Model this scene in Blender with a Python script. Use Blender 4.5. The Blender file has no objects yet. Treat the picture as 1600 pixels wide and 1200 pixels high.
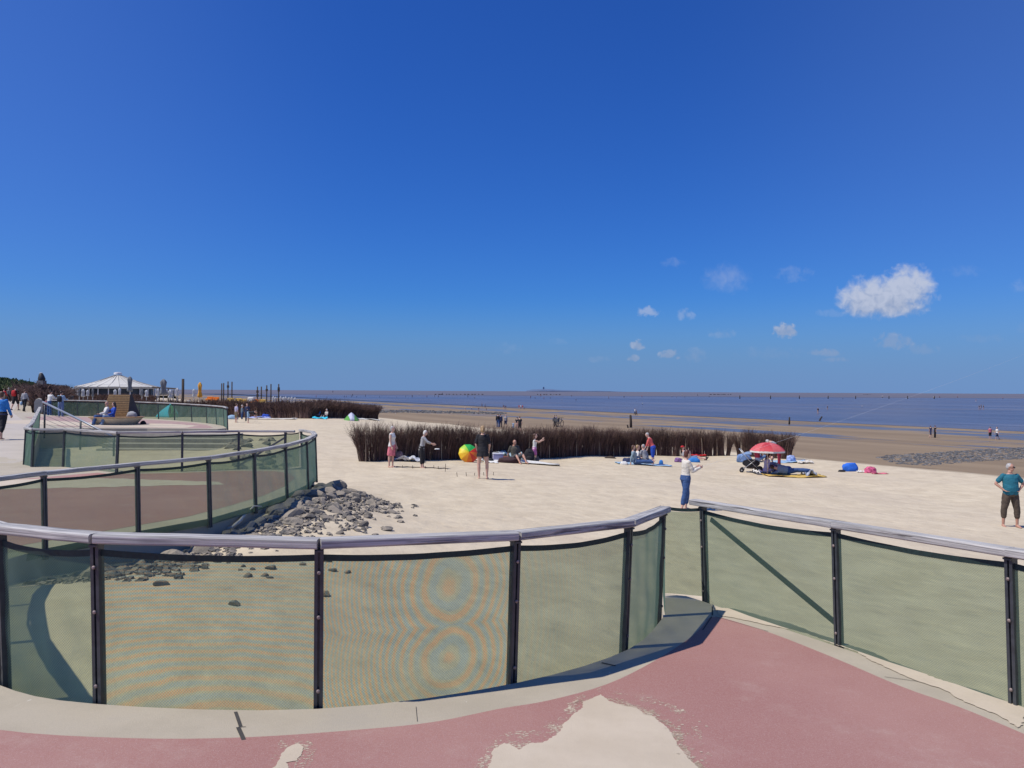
import bpy, bmesh, math, random
from mathutils import Vector, Matrix, noise as mnoise
from mathutils.geometry import tessellate_polygon

# ------------------------------------------------------------------ scene, camera, light
S = bpy.context.scene
COL = S.collection
FPX = 1180.0
PITCH = math.atan(11.2 / FPX)
ROLL = 0.0051
CAM_R = (Matrix.Rotation(math.pi / 2 + PITCH, 3, 'X') @ Matrix.Rotation(ROLL, 3, 'Z'))
cam = bpy.data.cameras.new("camera")
cam.sensor_width = 36
cam.lens = 36 * FPX / 1600
cam.clip_start = 0.05
cam.clip_end = 80000
camo = bpy.data.objects.new("camera", cam)
COL.objects.link(camo)
camo.matrix_world = CAM_R.to_4x4()
S.camera = camo

SUN_EL = math.radians(59)
SUN_A = math.radians(20)
SUN_DIR = Vector((-math.cos(SUN_A) * math.cos(SUN_EL), -math.sin(SUN_A) * math.cos(SUN_EL), math.sin(SUN_EL)))
sl = bpy.data.lights.new("sun", 'SUN')
sl.energy = 4.1
sl.angle = math.radians(0.53)
sl.color = (1.0, 0.945, 0.845)
slo = bpy.data.objects.new("sun", sl)
COL.objects.link(slo)
slo.rotation_euler = SUN_DIR.to_track_quat('Z', 'Y').to_euler()
slo.location = (-20, -2, 30)

S.view_settings.view_transform = 'Standard'
S.view_settings.look = 'None'
S.view_settings.gamma = 1
S.view_settings.exposure = 0.0
S.cycles.max_bounces = 8
S.cycles.transparent_max_bounces = 24
S.cycles.use_adaptive_sampling = True
S.cycles.adaptive_threshold = 0.01

# node helpers
class NT:
    def __init__(s, tree):
        s.t = tree; s.n = tree.nodes; s.l = tree.links
    def new(s, typ, **kw):
        nd = s.n.new(typ)
        for k, v in kw.items():
            setattr(nd, k, v)
        return nd
    def put(s, nd, key, v):
        sock = nd.inputs[key]
        if hasattr(v, 'is_linked') or hasattr(v, 'links'):
            s.l.new(v, sock)
        elif v is not None:
            if sock.type == 'RGBA' and len(v) == 3:
                v = (v[0], v[1], v[2], 1)
            sock.default_value = v
    def math(s, op, a, b=None, c=None, clamp=False):
        nd = s.new('ShaderNodeMath', operation=op); nd.use_clamp = clamp
        s.put(nd, 0, a)
        if b is not None: s.put(nd, 1, b)
        if c is not None: s.put(nd, 2, c)
        return nd.outputs[0]
    def vmath(s, op, a, b=None):
        nd = s.new('ShaderNodeVectorMath', operation=op)
        s.put(nd, 0, a)
        if b is not None: s.put(nd, 1, b)
        return nd
    def mix(s, fac, a, b, blend='MIX'):
        nd = s.new('ShaderNodeMix', data_type='RGBA', blend_type=blend)
        s.put(nd, 0, fac); s.put(nd, 6, a); s.put(nd, 7, b)
        return nd.outputs[2]
    def noise(s, vec, scale, detail=4, rough=0.55, dist=0.0):
        nd = s.new('ShaderNodeTexNoise')
        if vec is not None: s.put(nd, 'Vector', vec)
        s.put(nd, 'Scale', scale); s.put(nd, 'Detail', detail); s.put(nd, 'Roughness', rough); s.put(nd, 'Distortion', dist)
        return nd.outputs[0]
    def vor(s, vec, scale, feature='F1'):
        nd = s.new('ShaderNodeTexVoronoi', feature=feature)
        if vec is not None: s.put(nd, 'Vector', vec)
        s.put(nd, 'Scale', scale)
        return nd.outputs[0]
    def rng(s, v, a, b, c=0.0, d=1.0, smooth=True):
        nd = s.new('ShaderNodeMapRange', interpolation_type='SMOOTHSTEP' if smooth else 'LINEAR')
        s.put(nd, 0, v); s.put(nd, 1, a); s.put(nd, 2, b); s.put(nd, 3, c); s.put(nd, 4, d)
        return nd.outputs[0]
    def mapping(s, vec, scale=(1, 1, 1), rot=(0, 0, 0), loc=(0, 0, 0)):
        nd = s.new('ShaderNodeMapping')
        s.put(nd, 0, vec); nd.inputs[1].default_value = loc; nd.inputs[2].default_value = rot; nd.inputs[3].default_value = scale
        return nd.outputs[0]
    def bump(s, h, strength, dist, normal=None):
        nd = s.new('ShaderNodeBump')
        s.put(nd, 'Strength', strength); s.put(nd, 'Distance', dist); s.put(nd, 'Height', h)
        if normal is not None: s.put(nd, 'Normal', normal)
        return nd.outputs[0]

def world_pos(px, py):
    d = CAM_R @ Vector(((px - 800) / FPX, -(py - 600) / FPX, -1))
    return d

# world: sky with fair-weather clouds low over the sea
W = bpy.data.worlds.new("World"); S.world = W
W.use_nodes = True
w = NT(W.node_tree)
w.n.clear()
sky = w.new('ShaderNodeTexSky', sky_type='NISHITA')
sky.sun_disc = False
sky.sun_elevation = SUN_EL
sky.sun_rotation = math.radians(-90) - SUN_A
sky.altitude = 10
sky.air_density = 1.15
sky.dust_density = 0.25
sky.ozone_density = 3.0
tc = w.new('ShaderNodeTexCoord')
sep = w.new('ShaderNodeSeparateXYZ'); w.l.new(tc.outputs['Generated'], sep.inputs[0])
yy = w.math('MAXIMUM', sep.outputs[1], 0.02)
U = w.math('DIVIDE', sep.outputs[0], yy)
V = w.math('DIVIDE', sep.outputs[2], yy)
comb = w.new('ShaderNodeCombineXYZ'); w.l.new(U, comb.inputs[0]); w.l.new(V, comb.inputs[1])
nz1 = w.noise(comb.outputs[0], 26, 7, 0.6, 0.25)
nz2 = w.noise(comb.outputs[0], 80, 3, 0.5, 0.4)
nz3 = w.noise(comb.outputs[0], 240, 4, 0.6, 0.2)
edge = w.math('ADD', w.math('MULTIPLY', w.math('SUBTRACT', nz1, 0.5), 1.0), w.math('ADD', w.math('MULTIPLY', w.math('SUBTRACT', nz2, 0.5), 1.5), w.math('MULTIPLY', w.math('SUBTRACT', nz3, 0.5), 0.25)))
edge_s = w.math('ADD', w.math('MULTIPLY', w.math('SUBTRACT', nz2, 0.5), 3.2), w.math('MULTIPLY', w.math('SUBTRACT', nz3, 0.5), 0.7))
# px, py, half-width, half-height, density, sharpness
CL = [(1384, 466, 74, 38, 0.92, 1.1), (1420, 452, 42, 38, 0.92, 1.1), (1350, 472, 44, 32, 0.88, 1.1),
      (1134, 438, 44, 30, 0.34, 1.9), (1012, 488, 24, 10, 0.45, 1.0), (1072, 492, 15, 12, 0.26, 1.1), (1227, 517, 24, 14, 0.72, 0.8),
      (995, 540, 14, 10, 0.62, 0.8), (990, 560, 11, 7, 0.5, 0.9), (1047, 555, 18, 9, 0.52, 0.9), (1086, 556, 18, 16, 0.2, 1.4),
      (1240, 429, 34, 16, 0.16, 1.5), (1052, 411, 20, 11, 0.13, 1.4), (1395, 534, 34, 18, 0.42, 1.1), (1440, 547, 34, 11, 0.22, 1.2),
      (1292, 552, 28, 9, 0.42, 1.1), (1305, 562, 22, 6, 0.3, 1.2), (1128, 522, 26, 9, 0.2, 1.3), (1535, 529, 50, 9, 0.12, 1.5),
      (1200, 552, 60, 12, 0.12, 1.5), (1300, 490, 30, 8, 0.12, 1.3), (1510, 425, 34, 12, 0.08, 1.5), (1600, 448, 25, 16, 0.12, 1.5),
      (935, 562, 20, 6, 0.12, 1.4), (795, 545, 26, 12, 0.08, 1.5), (870, 535, 16, 7, 0.07, 1.5), (1600, 512, 18, 12, .15, 1.4)]
alpha = None; body = None
for i, (px, py, a, b, dens, soft) in enumerate(CL):
    d = world_pos(px, py)
    u0, v0 = d.x / d.y, d.z / d.y
    du = w.math('MULTIPLY', w.math('SUBTRACT', U, u0), FPX / a)
    dv = w.math('MULTIPLY', w.math('SUBTRACT', V, v0), FPX / b)
    # flatter base: below centre the distance grows faster
    dvb = w.math('MULTIPLY', w.math('MINIMUM', dv, 0.0), 0.25)
    dv2 = w.math('ADD', dv, dvb)
    r2 = w.math('ADD', w.math('MULTIPLY', du, du), w.math('MULTIPLY', dv2, dv2))
    m = w.math('ADD', w.math('SUBTRACT', 1.25 if i < 3 else 1.0, r2), edge if i < 4 else edge_s)
    al = w.rng(m, 0.0, soft, 0.0, dens)
    alpha = al if alpha is None else w.math('MAXIMUM', alpha, al)
    if i < 3:
        t = w.rng(w.math('ADD', dv, w.math('ADD', w.math('MULTIPLY', w.math('SUBTRACT', nz2, 0.5), 4.5), w.math('MULTIPLY', w.math('SUBTRACT', U, (1384 - 800) / FPX), -4.0))), -1.5, 1.1)
        body = t if body is None else w.math('MAXIMUM', body, w.math('MULTIPLY', t, 1.0))
front = w.rng(sep.outputs[1], 0.05, 0.2)
alpha = w.math('MULTIPLY', alpha, front)
hs = w.new('ShaderNodeHueSaturation')
w.put(hs, 'Hue', 0.505); w.put(hs, 'Saturation', 1.18); w.put(hs, 'Value', 1.0)
w.l.new(sky.outputs[0], hs.inputs['Color'])
# clean sea air keeps the zenith deep and the band over the horizon soft blue
lift = w.rng(sep.outputs[2], 0.0, 0.13, 1.0, 0.0)
skyc = w.mix(1.0, hs.outputs[0], (0.31, 0.80, 1.74, 1), 'MULTIPLY')
skyc = w.mix(w.math('MULTIPLY', lift, 0.9), skyc, (2.5, 4.5, 8.8, 1))
skyc = w.mix(w.rng(w.math('ABSOLUTE', sep.outputs[0]), 0.15, 0.62, 0.02, 0.16), skyc, (3.2, 5.3, 10.4, 1))
cloudc = w.mix(body, (4.9, 6.0, 8.6, 1), (8.2, 9.0, 11.2, 1))
fin = w.mix(alpha, skyc, cloudc)
bg = w.new('ShaderNodeBackground'); w.l.new(fin, bg.inputs[0]); bg.inputs[1].default_value = 0.062
wo = w.new('ShaderNodeOutputWorld'); w.l.new(bg.outputs[0], wo.inputs[0])

# ------------------------------------------------------------------ terrain functions
def sstep(x, a, b):
    if a == b: return float(x > a)
    t = max(0.0, min(1.0, (x - a) / (b - a)))
    return t * t * (3 - 2 * t)
def lerp(a, b, t): return a + (b - a) * t
def shore(x, y):                     # signed distance seaward of the edge of the dry sand
    return 0.862 * (x - 16) + 0.507 * (y - 44)
def gz(x, y):
    b = 3.05 + 0.045 * x + 0.012 * (y - 25)
    H = min(3.72, max(2.78, b))
    s = shore(x, y)
    H = lerp(H, 3.72, sstep(s, -14, 2))
    if s > 0:
        H = 3.72 + 0.55 * sstep(s, 0, 70) + 0.9 * sstep(s, 62, 130)
    # bank of boulders at the end of the second ramp, raised sand in the bay below the railing
    H -= 0.42 * math.exp(-((x + 4.6) ** 2 + (y - 8.0) ** 2) / (2 * 2.4 ** 2))
    H -= 0.46 * math.exp(-((x + 4.4) ** 2 / (2 * 0.8 ** 2) + (y - 16.6) ** 2 / (2 * 2.4 ** 2)))
    H -= 0.22 * math.exp(-((x + 3.4) ** 2 / (2 * 1.2 ** 2) + (y - 13.5) ** 2 / (2 * 2.4 ** 2)))
    H -= 0.55 * math.exp(-((x + 11.2) ** 2 / (2 * 1.1 ** 2) + (y - 33.0) ** 2 / (2 * 3.0 ** 2)))
    r = math.hypot(x, y)
    if r < 70:
        k = (1 - sstep(r, 40, 70)) * (1 - sstep(s, -4, 1))
        H += k * 0.10 * (mnoise.noise(Vector((x * 0.22, y * 0.22, 3.1)))) + k * 0.022 * mnoise.noise(Vector((x * 0.9, y * 0.9, 7.7)))
    return -H
def hd(x, y):                        # height of the paved decks
    p = 1.775 + 0.02 * max(x, -4) + 0.05 * max(y, -4)
    H = lerp(p, 2.18, sstep(y, 6.8, 10.5))
    H = lerp(H, 2.15, sstep(y, 14, 20))
    H = lerp(H, 1.95, sstep(y, 23, 36))
    H = lerp(H, 1.80, sstep(-x, 14, 30))
    return -H

def ray(px, py):
    return CAM_R @ Vector(((px - 800) / FPX, -(py - 600) / FPX, -1))
def at(px, py, D):
    d = ray(px, py); return d * (D / d.y)
def hit(px, py, f=gz, ymax=900.0):
    d = ray(px, py)
    y = 2.5; prev = y
    while y < ymax:
        p = d * (y / d.y)
        if p.z < f(p.x, p.y):
            lo, hi = prev, y
            for _ in range(24):
                m = (lo + hi) / 2
                q = d * (m / d.y)
                if q.z < f(q.x, q.y): hi = m
                else: lo = m
            q = d * (hi / d.y)
            return Vector((q.x, q.y, f(q.x, q.y)))
        prev = y; y *= 1.02
    return d * (ymax / d.y)
def sea_or_sand(x, y): return max(gz(x, y), -4.2)

# ------------------------------------------------------------------ materials
MATS = {}
def principled(name):
    m = bpy.data.materials.new(name); m.use_nodes = True
    t = NT(m.node_tree)
    b = t.n['Principled BSDF']
    return m, t, b
def mat(name, col, rough=0.7, var=0.18, scale=8.0, bump=0.0, metal=0.0, spec=0.5, sheen=0.0):
    if name in MATS: return MATS[name]
    m, t, b = principled(name)
    tc = t.new('ShaderNodeTexCoord')
    n = t.noise(tc.outputs['Object'], scale, 4, 0.6)
    f = t.rng(n, 0.3, 0.7, 1 - var, 1 + var, False)
    c = t.vmath('SCALE', (col[0], col[1], col[2])); t.put(c, 'Scale', f)
    t.l.new(c.outputs[0], b.inputs['Base Color'])
    t.put(b, 'Roughness', rough); t.put(b, 'Metallic', metal); t.put(b, 'Specular IOR Level', spec)
    if bump:
        t.l.new(t.bump(n, 0.6, bump), b.inputs['Normal'])
    MATS[name] = m
    return m

# ------------------------------------------------------------------ mesh building
class MB:
    def __init__(s):
        s.v = []; s.f = []; s.uv = []; s.mi = []; s.cur = 0
    def face(s, idx, uv=None):
        s.f.append(tuple(idx)); s.uv.append(uv); s.mi.append(s.cur)
    def add(s, vs):
        k = len(s.v); s.v.extend([Vector(p) for p in vs]); return k
    def box(s, c, size, R=None, taper=1.0):
        c = Vector(c); hx, hy, hz = size[0] / 2, size[1] / 2, size[2] / 2
        ps = []
        for z in (-1, 1):
            k = taper if z > 0 else 1.0
            for x, y in ((-1, -1), (1, -1), (1, 1), (-1, 1)):
                p = Vector((x * hx * k, y * hy * k, z * hz))
                if R is not None: p = R @ p
                ps.append(c + p)
        k = s.add(ps)
        for q in ((3, 2, 1, 0), (4, 5, 6, 7), (0, 1, 5, 4), (1, 2, 6, 5), (2, 3, 7, 6), (3, 0, 4, 7)):
            s.face([k + i for i in q])
    def loft(s, rings, cap=True, uvs=None):     # rings: list of equal-length vertex lists
        n = len(rings[0]); ks = [s.add(r) for r in rings]
        for i in range(len(rings) - 1):
            for j in range(n):
                j2 = (j + 1) % n
                uv = None
                if uvs is not None:
                    u0, u1 = uvs[0][i], uvs[0][i + 1]; v0, v1 = uvs[1][j], uvs[1][j + 1]
                    uv = ((u0, v0), (u0, v1), (u1, v1), (u1, v0))
                s.face((ks[i] + j, ks[i] + j2, ks[i + 1] + j2, ks[i + 1] + j), uv)
        if cap:
            s.face([ks[0] + j for j in range(n)][::-1]); s.face([ks[-1] + j for j in range(n)])
    def tube(s, pts, rad, n=8, right=None, cap=True):
        pts = [Vector(p) for p in pts]
        if not isinstance(rad, (list, tuple)): rad = [rad] * len(pts)
        rings = []
        ref = Vector(right) if right is not None else None
        for i, p in enumerate(pts):
            t = (pts[min(i + 1, len(pts) - 1)] - pts[max(i - 1, 0)])
            t = t.normalized() if t.length > 1e-9 else Vector((0, 0, 1))
            if ref is None:
                ref = Vector((1, 0, 0)) if abs(t.x) < 0.8 else Vector((0, 1, 0))
            a = ref - t * ref.dot(t)
            if a.length < 1e-6: a = t.orthogonal()
            a.normalize(); b = t.cross(a)
            if right is None: ref = a
            r = rad[i]; rx, ry = (r if isinstance(r, (tuple, list)) else (r, r))
            rings.append([p + a * (math.cos(2 * math.pi * k / n) * rx) + b * (math.sin(2 * math.pi * k / n) * ry) for k in range(n)])
        s.loft(rings, cap)
    def ball(s, c, r, R=None, nu=12, nv=8):
        c = Vector(c); r = r if isinstance(r, (tuple, list)) else (r, r, r)
        rings = []
        for i in range(nv + 1):
            th = math.pi * (i + 0.02) / (nv + 0.04)
            ring = []
            for j in range(nu):
                ph = 2 * math.pi * j / nu
                p = Vector((math.sin(th) * math.cos(ph) * r[0], math.sin(th) * math.sin(ph) * r[1], -math.cos(th) * r[2]))
                if R is not None: p = R @ p
                ring.append(c + p)
            rings.append(ring)
        s.loft(rings)
    def grid(s, nu, nv, fn, uvfn=None, thick=0.0):
        k = s.add([fn(i / nu, j / nv) for j in range(nv + 1) for i in range(nu + 1)])
        for j in range(nv):
            for i in range(nu):
                a = k + j * (nu + 1) + i
                uv = None
                if uvfn:
                    uv = (uvfn(i / nu, j / nv), uvfn((i + 1) / nu, j / nv), uvfn((i + 1) / nu, (j + 1) / nv), uvfn(i / nu, (j + 1) / nv))
                s.face((a, a + 1, a + nu + 2, a + nu + 1), uv)
    def prism(s, poly, z0, z1):
        n = len(poly)
        k0 = s.add([(p[0], p[1], z0) for p in poly]); k1 = s.add([(p[0], p[1], z1) for p in poly])
        tris = tessellate_polygon([[Vector((p[0], p[1], 0)) for p in poly]])
        for a, b, c in tris:
            s.face((k1 + a, k1 + b, k1 + c)); s.face((k0 + c, k0 + b, k0 + a))
        for i in range(n):
            j = (i + 1) % n
            s.face((k0 + i, k0 + j, k1 + j, k1 + i))
    def xform(s, M, i0=0):
        for i in range(i0, len(s.v)): s.v[i] = M @ s.v[i]
    def mesh(s, name, smooth=False, origin=None):
        me = bpy.data.meshes.new(name)
        o = Vector(origin) if origin is not None else Vector((0, 0, 0))
        me.from_pydata([tuple(v - o) for v in s.v], [], s.f)
        if any(u is not None for u in s.uv):
            lay = me.uv_layers.new(name='UVMap'); li = 0
            for f, u in zip(s.f, s.uv):
                for q in range(len(f)):
                    if u is not None: lay.data[li].uv = u[q]
                    li += 1
        me.polygons.foreach_set('material_index', s.mi)
        me.validate(); 
        bm = bmesh.new(); bm.from_mesh(me); bmesh.ops.recalc_face_normals(bm, faces=bm.faces); bm.to_mesh(me); bm.free()
        if smooth:
            me.polygons.foreach_set('use_smooth', [True] * len(me.polygons))
        me.update()
        return me
    def build(s, name, mats, parent=None, smooth=False, origin=None, loc=None):
        if parent is not None and origin is None:
            origin = PORG.get(parent.name, (0, 0, 0))
        me = s.mesh(name, smooth, origin)
        return link(name, me, mats, parent, origin, loc)
PORG = {}
def link(name, me, mats, parent=None, origin=None, loc=None):
    o = bpy.data.objects.new(name, me); COL.objects.link(o)
    for m in (mats if isinstance(mats, (list, tuple)) else [mats]):
        if len(me.materials) < (len(mats) if isinstance(mats, (list, tuple)) else 1): me.materials.append(m)
    if parent is not None:
        o.parent = parent
        if loc is not None: o.location = loc
        PORG[o.name] = tuple(PORG.get(parent.name, (0, 0, 0))) if origin is None else tuple(origin)
    else:
        if loc is not None: o.location = loc
        elif origin is not None: o.location = origin
        PORG[o.name] = tuple(origin) if origin is not None else (0, 0, 0)
    return o
def empty(name, loc=(0, 0, 0), rz=0.0):
    o = bpy.data.objects.new(name, None); COL.objects.link(o)
    o.location = loc; o.rotation_euler = (0, 0, rz); o.empty_display_size = 0.2
    PORG[o.name] = tuple(loc)
    return o
def tag(o, label=None, cat=None, group=None, kind=None):
    if label: o['label'] = label
    if cat: o['category'] = cat
    if group: o['group'] = group
    if kind: o['kind'] = kind
    return o
def copy_tree(o, parent=None):
    c = o.copy(); COL.objects.link(c); c.parent = parent
    for ch in list(o.children): copy_tree(ch, c)
    return c
def Rz(a): return Matrix.Rotation(a, 3, 'Z')
def bevel(o, w, seg=2):
    m = o.modifiers.new('bevel', 'BEVEL'); m.width = w; m.segments = seg; m.limit_method = 'ANGLE'; m.angle_limit = math.radians(40)
    return o
def catmull(pts, sub=6, closed=False):
    out = []; n = len(pts)
    for i in range(n - (0 if closed else 1)):
        p0 = Vector(pts[(i - 1) % n] if (closed or i > 0) else pts[0]); p1 = Vector(pts[i]); p2 = Vector(pts[(i + 1) % n])
        p3 = Vector(pts[(i + 2) % n] if (closed or i + 2 < n) else pts[-1])
        for k in range(sub):
            t = k / sub
            out.append(0.5 * ((2 * p1) + (p2 - p0) * t + (2 * p0 - 5 * p1 + 4 * p2 - p3) * t * t + (-p0 + 3 * p1 - 3 * p2 + p3) * t ** 3))
    if not closed: out.append(Vector(pts[-1]))
    return out
# ------------------------------------------------------------------ ground sheet, sea, mudflat
def m_ground():
    m, t, b = principled('beach_sand')
    geo = t.new('ShaderNodeNewGeometry'); P = geo.outputs['Position']
    sp = t.new('ShaderNodeSeparateXYZ'); t.l.new(P, sp.inputs[0])
    X, Y = sp.outputs[0], sp.outputs[1]
    s = t.math('ADD', t.math('MULTIPLY', t.math('SUBTRACT', X, 16.0), 0.862), t.math('MULTIPLY', t.math('SUBTRACT', Y, 44.0), 0.507))
    al = t.math('ADD', t.math('MULTIPLY', X, -0.507), t.math('MULTIPLY', Y, 0.862))
    cm = t.new('ShaderNodeCombineXYZ'); t.l.new(s, cm.inputs[0]); t.l.new(t.math('MULTIPLY', al, 0.16), cm.inputs[1])
    st = cm.outputs[0]
    nbig = t.noise(P, 0.12, 4, 0.6)
    nmid = t.noise(P, 1.3, 5, 0.6)
    nfin = t.noise(P, 22.0, 4, 0.7)
    grain = t.noise(P, 260.0, 2, 0.6)
    sed = t.math('ADD', s, t.math('MULTIPLY', t.math('SUBTRACT', t.noise(st, 0.35, 4), 0.5), 5.0))
    wet = t.rng(sed, -0.6, 0.9)
    dry = t.mix(t.rng(nmid, 0.3, 0.7), (0.555, 0.465, 0.325), (0.66, 0.563, 0.40))
    dry = t.mix(t.math('MULTIPLY', t.rng(nbig, 0.4, 0.7), 0.35), dry, (0.55, 0.46, 0.35))
    speck = t.rng(t.vor(P, 5.0), 0.0, 0.045, 1.0, 0.0)
    speck = t.math('MULTIPLY', speck, t.rng(t.noise(P, 0.9, 3), 0.5, 0.6))
    dry = t.mix(t.math('MULTIPLY', speck, 0.75), dry, (0.10, 0.075, 0.05))
    dry = t.mix(t.rng(grain, 0.62, 0.75, 0.0, 0.25), dry, (0.32, 0.25, 0.17))
    wn = t.noise(st, 0.22, 5, 0.6)
    wetc = t.mix(t.rng(wn, 0.35, 0.65), (0.235, 0.172, 0.105), (0.30, 0.222, 0.138))
    # seaweed line and dark ridges
    weed = t.math('MULTIPLY', t.rng(t.noise(st, 1.6, 6, 0.7), 0.52, 0.62), t.rng(t.math('ABSOLUTE', t.math('SUBTRACT', sed, 1.0)), 0.1, 0.6, 1.0, 0.0))
    wetc = t.mix(t.math('MULTIPLY', t.rng(t.noise(st, 0.5, 6, 0.72), 0.55, 0.62), t.rng(s, 34, 50)), wetc, (0.10, 0.085, 0.06))
    col = t.mix(wet, dry, wetc)
    col = t.mix(t.math('MULTIPLY', weed, 0.8), col, (0.07, 0.055, 0.035))
    # pools and rivulets lying along the shore
    pn = t.noise(st, 0.30, 5, 0.62, 0.4)
    band = t.math('MAXIMUM', t.rng(t.math('ABSOLUTE', t.math('SUBTRACT', s, 23.0)), 1.0, 5.5, 0.125, 0.0),
                  t.rng(t.math('ABSOLUTE', t.math('SUBTRACT', s, 43.0)), 2.0, 10.0, 0.16, 0.0))
    pool = t.rng(t.math('ADD', pn, band), 0.60, 0.65)
    pool = t.math('MULTIPLY', pool, t.rng(s, 8, 18))
    pool = t.math('MAXIMUM', pool, t.rng(sed, 58, 63))
    pool = t.math('MULTIPLY', pool, t.rng(s, -1, 3))
    col = t.mix(t.math('MULTIPLY', pool, .85), col, (0.10, 0.10, 0.105))
    t.l.new(col, b.inputs['Base Color'])
    rg = t.mix(wet, (0.95, 0.95, 0.95), (0.80, 0.80, 0.80))
    rg = t.mix(pool, rg, (0.30, 0.30, 0.30))
    t.l.new(rg, b.inputs['Roughness'])
    t.put(b, 'Specular IOR Level', 0.22)
    foot = t.vor(P, 2.6, 'SMOOTH_F1')
    h = t.math('ADD', t.math('MULTIPLY', t.rng(foot, 0.05, 0.5), 0.45), t.math('MULTIPLY', nmid, 0.6))
    h = t.math('ADD', h, t.math('MULTIPLY', t.noise(P, 7.0, 4, 0.6), 0.45))
    h = t.math('ADD', h, t.math('MULTIPLY', nfin, 0.10))
    hw = t.math('MULTIPLY', h, t.mix(wet, (1, 1, 1), (0.12, 0.12, 0.12)))
    hw = t.math('MULTIPLY', hw, t.rng(pool, 0, 1, 1.0, 0.02))
    t.l.new(t.bump(hw, 0.7, 0.055), b.inputs['Normal'])
    return m
M_SAND = m_ground()

def build_ground():
    rs = [2.2]
    while rs[-1] < 200: rs.append(rs[-1] * 1.022)
    while rs[-1] < 45000: rs.append(rs[-1] * 1.16)
    angs = []
    a = -180.0
    while a < 180 - 1e-6:
        angs.append(a); a += 0.4 if -52 <= a < 52 else 4.0
    mb = MB(); n = len(angs)
    mb.add([(0, 0, gz(0, 0))])
    for r in rs:
        for a in angs:
            x = r * math.sin(math.radians(a)); y = r * math.cos(math.radians(a))
            mb.v.append(Vector((x, y, gz(x, y))))
    for i in range(len(rs) - 1):
        for j in range(n):
            j2 = (j + 1) % n
            mb.f.append((1 + i * n + j, 1 + (i + 1) * n + j, 1 + (i + 1) * n + j2, 1 + i * n + j2))
    for j in range(n): mb.f.append((0, 1 + j, 1 + (j + 1) % n))
    mb.uv = [None] * len(mb.f); mb.mi = [0] * len(mb.f)
    return tag(mb.build('beach_sand', M_SAND, smooth=True), 'pale dry sand beach running down to brown wet sand', None, None, 'structure')
build_ground()

def m_sea():
    m, t, b = principled('sea_water')
    geo = t.new('ShaderNodeNewGeometry'); P = geo.outputs['Position']
    sp = t.new('ShaderNodeSeparateXYZ'); t.l.new(P, sp.inputs[0])
    X, Y = sp.outputs[0], sp.outputs[1]
    s = t.math('ADD', t.math('MULTIPLY', t.math('SUBTRACT', X, 16.0), 0.862), t.math('MULTIPLY', t.math('SUBTRACT', Y, 44.0), 0.507))
    st1 = t.mapping(P, (0.012, 0.05, 1), (0, 0, math.radians(6)))
    st2 = t.mapping(P, (0.0016, 0.013, 1), (0, 0, math.radians(4)))
    n1 = t.noise(st1, 1.0, 5, 0.6); n2 = t.noise(st2, 1.0, 4, 0.55)
    brown = t.rng(t.math('ADD', t.math('MULTIPLY', n1, 0.55), t.math('MULTIPLY', n2, 0.55)), 0.5, 0.66)
    leftbr = t.rng(t.math('SUBTRACT', X, t.math('MULTIPLY', Y, -0.05)), 150.0, -60.0)
    brown = t.math('MAXIMUM', t.math('MULTIPLY', brown, 0.75), t.math('MULTIPLY', leftbr, t.rng(n2, 0.35, 0.6)))
    c = t.mix(brown, (0.105, 0.122, 0.172), (0.175, 0.15, 0.14))
    sm = t.math('MAXIMUM', s, 20.0)
    al2 = t.math('ADD', t.math('MULTIPLY', X, -0.507), t.math('MULTIPLY', Y, 0.862))
    cq = t.new('ShaderNodeCombineXYZ'); t.l.new(t.math('MULTIPLY', t.math('LOGARITHM', sm, 2.71828), 15.0), cq.inputs[0]); t.l.new(t.math('MULTIPLY', t.math('DIVIDE', al2, sm), 1.1), cq.inputs[1])
    st3 = t.noise(cq.outputs[0], 1.0, 5, 0.62)
    c = t.mix(t.math('MULTIPLY', t.rng(st3, 0.50, 0.64), 0.75), c, (0.078, 0.088, 0.122))
    c = t.mix(t.math('MULTIPLY', t.rng(st3, 0.46, 0.36), 0.8), c, (0.20, 0.20, 0.235))
    t.l.new(c, b.inputs['Base Color'])
    t.put(b, 'Roughness', 0.28); t.put(b, 'Specular IOR Level', 0.5); t.put(b, 'IOR', 1.33)
    wv = t.noise(t.mapping(P, (0.35, 1.6, 1), (0, 0, math.radians(8))), 1.0, 5, 0.62)
    wv2 = t.noise(t.mapping(P, (0.05, 0.30, 1), (0, 0, math.radians(-5))), 1.0, 3, 0.5)
    hh = t.math('ADD', wv, t.math('MULTIPLY', wv2, 3.0))
    t.l.new(t.bump(hh, 1.0, 0.35), b.inputs['Normal'])
    return m
def strip_sheet(name, poly, z, m, label):
    mb = MB(); k = mb.add([(p[0], p[1], z) for p in poly]); mb.face(list(range(k, k + len(poly))))
    return tag(mb.build(name, m), label, None, None, 'structure')
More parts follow.
